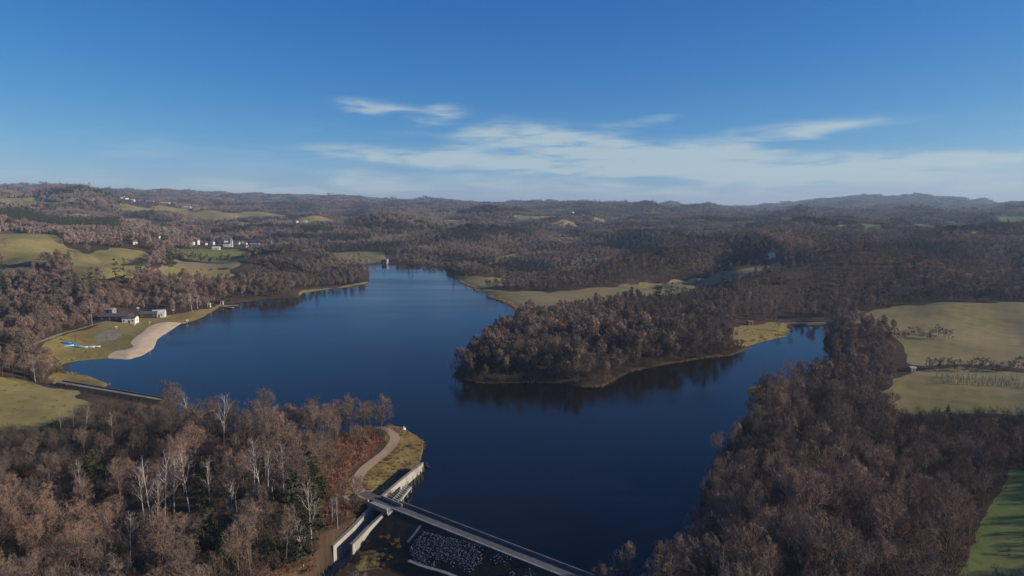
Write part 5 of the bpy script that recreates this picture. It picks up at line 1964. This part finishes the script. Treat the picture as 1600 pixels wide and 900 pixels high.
FAR = [  # px, metres, w, d, h, roofh, turn, wall, roof, label, category
    (197, 2420, 16, 12, 6, 4, 20, 'cream', 'slate', 'left cream farmhouse on the hill beside the conifer wood', 'house'),
    (203, 2400, 13, 11, 6, 4, 60, 'white', 'slate', 'white farmhouse in the middle of the hill farm group', 'house'),
    (212, 2380, 18, 11, 5, 3.5, 5, 'white', 'white_roof', 'pale-roofed farm building on the right of the hill farm group', 'barn'),
    (206, 2360, 20, 12, 4, 3, 10, 'timber', 'slate', 'dark-roofed barn in front of the hill farm group', 'barn'),
    (240, 2400, 28, 12, 4, 2.5, 0, 'cream', 'grey_roof', 'left long grey-roofed barn on the hill', 'barn'),
    (263, 2400, 30, 12, 4.5, 2.5, 0, 'white', 'white_roof', 'middle long white-roofed barn on the hill', 'barn'),
    (296, 2400, 30, 12, 4.5, 2.5, 0, 'white', 'white_roof', 'right long white-roofed barn on the hill', 'barn'),
    (465, 2120, 11, 10, 6, 4, 70, 'white', 'slate', 'bright white house alone on the far middle hill', 'house'),
    (479, 2120, 14, 10, 5, 3, 20, 'cream', 'grey_roof', 'grey-roofed house right of the lone white hill house', 'house'),
    (893, 2650, 15, 12, 8, 5, 60, 'cream', 'slate', 'pale house at the left of the far hamlet', 'house'),
    (909, 2600, 13, 11, 7, 4, 60, 'cream', 'tile', 'pale cottage in the middle of the far hamlet', 'house'),
    (921, 2540, 20, 12, 7, 5, -20, 'cream', 'slate', 'dark-roofed farmhouse at the right of the far hamlet', 'house'),
    (917, 2480, 11, 10, 6, 3, 40, 'white', 'slate', 'white cottage below the far hamlet', 'house'),
    (858, 1720, 9, 8, 7, 3, 80, 'white', 'slate', 'small white house in the woods below the far hamlet', 'house'),
    (778, 2100, 9, 8, 6, 3, 80, 'cream', 'slate', 'tiny cream house in the woods left of the far hamlet', 'house'),
    (1207, 735, 6.5, 6, 5, 2.2, 70, 'white', 'slate', 'white cottage at the top of the strip field on the spur', 'house'),
    (1203, 745, 4, 4, 6, 2, 70, 'cream', 'slate', 'narrow pale outhouse left of the cottage on the spur', 'outhouse'),
]
for (px, Yd, w, d, h, rh, tz, wl, rf, lb, ct) in FAR:
    house('barn' if ct == 'barn' else 'outhouse' if ct == 'outhouse' else 'farmhouse', AT(px, Yd), w, d, h, rh, R(tz), wl, rf, lb, ct, 0, ct == 'house', 'farm buildings on the far hills')
q = AT(884, 3600)
e = empty('radio_mast', q, 0, 'thin radio mast on the skyline hill above the far hamlet', 'mast')
for a in (0, 2.09, 4.19):
    MB().cyl((1.6 * math.cos(a), 1.6 * math.sin(a), -2), (.4 * math.cos(a), .4 * math.sin(a), 52), .35, .2, 5).build('leg', M['steel'], e)
m = MB()
for z_ in np.arange(2, 50, 4):
    r_ = 1.6 - 1.2 * z_ / 52
    for a in (0, 2.09, 4.19):
        m.cyl((r_ * math.cos(a), r_ * math.sin(a), z_), (r_ * math.cos(a + 2.09), r_ * math.sin(a + 2.09), z_ + 4), .12, .12, 4)
m.build('bracing', M['steel'], e)
for (px, py, lb) in [(998, 466, 'pale round bale on the upper meadow behind the wooded point'), (838, 486, 'pale round bale on the low meadow near the reedy shore')]:
    q = G(px, py)
    e = empty('hay_bale', q, R(30), lb, 'bale', 'pale bales')
    MB().cyl((-.7, 0, .75), (.7, 0, .75), .8, .8, 14).build('roll', M['white'], e)
    MB().cyl((-.72, 0, .75), (.72, 0, .75), .5, .5, 10).build('core', M['reed'], e)
q = G(1424, 580)
house('field_shed', q, 2.8, 2.2, 1.6, .6, R(20), 'grey_timber', 'grey_roof', 'small pale shed at the left end of the sapling field', 'shed', 0, False)
q = G(1172, 507)
house('lakeside_hut', q, 3.2, 2.6, 1.7, .7, R(10), 'grey_timber', 'tile', 'small pale hut behind the lawn at the inlet', 'hut', 0, False)

# ------------------------------------------------------------------ single trees, shrubs and saplings
LONE = [  # px, py of the foot, kit, scale, height factor, label, category
    (144, 508, 'b1', 1.05, 1, 'pale birch standing over the lawn left of the dark pavilion', 'birch tree'),
    (300, 486, 'b0', 1.0, 1, 'pale silvery birch on the lawn right of the white house', 'birch tree'),
    (309, 483, 'b2', 1.05, 1, 'second pale birch on the lawn, nearer the jetty', 'birch tree'),
    (290, 487, 't4', .6, 1, 'small bare tree on the lawn left of the silvery birches', 'tree'),
    (316, 482, 't0', .6, 1, 'round bare tree beside the white jetty kiosk', 'tree'),
    (166, 535, 't4', .4, 1, 'small bare tree on the gravel patch by the boats', 'tree'),
    (118, 536, 't4', .42, 1, 'small bare tree behind the turquoise boat', 'tree'),
    (62, 535, 't4', .75, 1, 'grey bare tree left of the beached boats', 'tree'),
    (74, 530, 't0', .7, 1, 'bare tree between the green field and the boats', 'tree'),
    (88, 530, 't2', .62, 1, 'low bare tree just behind the blue boat', 'tree'),
    (122, 409, 't2', .72, 1, 'lone spreading tree at the right end of the upper pasture', 'tree'),
    (8, 390, 't2', .8, 1, 'round tree at the left edge of the upper pasture', 'tree'),
    (790, 451, 'p0', .72, 1, 'pale columnar tree standing alone on the far shore meadow', 'poplar tree'),
    (712, 590, 't4', .62, 1, 'dark tree leaning over the water at the wooded point tip', 'tree'),
    (728, 438, 't4', .45, 1, 'small bare tree on the far shore spit', 'tree'),
    (1236, 522, 't4', .5, 1, 'pale round willow at the waters edge of the inlet lawn', 'tree'),
    (1216, 518, 't4', .45, 1, 'bare bush-like tree on the inlet lawn', 'tree'),
    (545, 404, 't4', .5, 1, 'dark tree on the grass left of the boathouse', 'tree'),
    (556, 403, 't0', .5, 1, 'dark round tree on the grass nearer the boathouse', 'tree'),
    (1396, 640, 't2', .5, 1, 'bare tree at the left corner of the sapling field', 'tree'),
    (40, 598, 't5', .75, 1, 'bare tree at the far edge of the olive pasture', 'tree'), (56, 600, 'b0', .75, 1, 'pale birch at the corner of the olive pasture by the spit', 'birch tree'),
    (20, 594, 't0', .7, 1, 'brown bare tree left of the pasture corner birch', 'tree'), (68, 600, 't4', .7, 1, 'brown low tree right of the pasture corner birch', 'tree'), (4, 592, 't2', .7, 1, 'bare tree on the left picture edge above the olive pasture', 'tree'),
]
KIT = {'b': BIRCH, 't': BARE, 'p': POPLAR}
for (px, py, kt, s, sz, lb, ct) in LONE:
    q = G(px, py)
    nm = {'b': 'birch_tree', 't': 'bare_tree', 'p': 'poplar_tree'}[kt[0]]
    tree_obj(nm, KIT[kt[0]][int(kt[1])], q[0], q[1], q[2], s, rng.random() * 6.28, lb, ct, 'single trees round the lake', sz)
# poplar row in front of the far wood
for i in range(20):
    q = AT(512 + i * 3.4, 1410 + 1.2 * i)
    tree_obj('poplar_tree', POPLAR[i % 2], q[0], q[1], q[2], 1.05 - .015 * i + .1 * rng.random(), rng.random() * 6.28, '%s pale columnar poplar in the far straight row' % ('rightmost' if i == 19 else ORD[i]), 'poplar tree', 'poplars in the far row')
# hedge on the right meadow
SH = []
for s in (91, 92, 93):
    a, b = bare_tree(s, 5, .05, 10, 55, .1, 0, .09, 6, 5, 3, .6)
    SH.append((pm('stems', a, 'bark'), pm('crown', b, 'scrub')))
hed = [(1398 + 8.5 * i, 527 + 5 * math.sin(i * 1.3) + (2 if i > 6 else 0)) for i in range(11)] + [(1452 + 11 * i, 579 - 3 * math.sin(i)) for i in range(14)]
for i, (px, py) in enumerate(hed):
    q = G(px, py)
    s = .85 + .5 * rng.random()
    k_ = i if i < 11 else i - 11
    where = 'thicket on the big right meadow' if i < 11 else 'hedge behind the sapling field'
    n_ = 11 if i < 11 else 14
    lb = '%s dark leafless shrub of the %s' % ('rightmost' if k_ == n_ - 1 else ORD[k_], where)
    e = empty('shrub', q, rng.random() * 6.28, lb, 'shrub', 'shrubs of the ' + where)
    e.scale = (s * 1.25, s * 1.25, s)
    for me, nm in ((SH[i % 3][0], 'stems'), (SH[i % 3][1], 'crown')):
        c = link(nm, me, None, e)
# rows of tubed saplings
tb = MB().cyl((0, 0, -.2), (0, 0, 1.5), .22, .2, 6).mesh('tube')
tb.materials.append(M['tube'])
wp = MB().cyl((0, 0, 1.3), (.1, .05, 3.0), .05, .02, 4).cyl((0, 0, 1.9), (.35, .2, 2.8), .03, .015, 3).cyl((0, 0, 2.1), (-.3, .1, 2.9), .03, .015, 3).mesh('whip')
wp.materials.append(M['pale_twigs'])
ROWW = ['farthest', 'second', 'third', 'nearest']
for r_ in range(4):
    for c_ in range(18):
        px, py = 1466 + c_ * 7.6 + r_ * 3 + rng.normal() * 1.2, 589 + r_ * 3.6 + c_ * .35 + rng.normal() * .5
        q = G(px, py)
        s = .8 + .6 * rng.random()
        e = empty('sapling', q, rng.random() * 6, '%s thin tubed sapling in the %s row of the right field' % ('rightmost' if c_ == 17 else ORD[c_], ROWW[r_]), 'sapling', 'tubed saplings, %s row' % ROWW[r_])
        e.scale = (1, 1, s)
        link('tube', tb, None, e)
        link('whip', wp, None, e)

# ------------------------------------------------------------------ haze
m = bpy.data.materials.new('haze')
m.use_nodes = True
nt = m.node_tree
nt.nodes.clear()
out = nt.nodes.new('ShaderNodeOutputMaterial')
pv = nt.nodes.new('ShaderNodeVolumePrincipled')
pv.inputs['Color'].default_value = (.60, .79, 1.0, 1)
pv.inputs['Density'].default_value = HAZE_DENSITY
pv.inputs['Anisotropy'].default_value = .1
nt.links.new(pv.outputs[0], out.inputs['Volume'])
top = float(max(GZ.max() + 30, 120))
lowz = float(GZ.min() - 1)
hz_ = MB().box((0, 0, (top + lowz) / 2), (33000, 33000, top - lowz)).build('haze', m)
tag(hz_, kind='stuff')
print('haze', lowz, top)
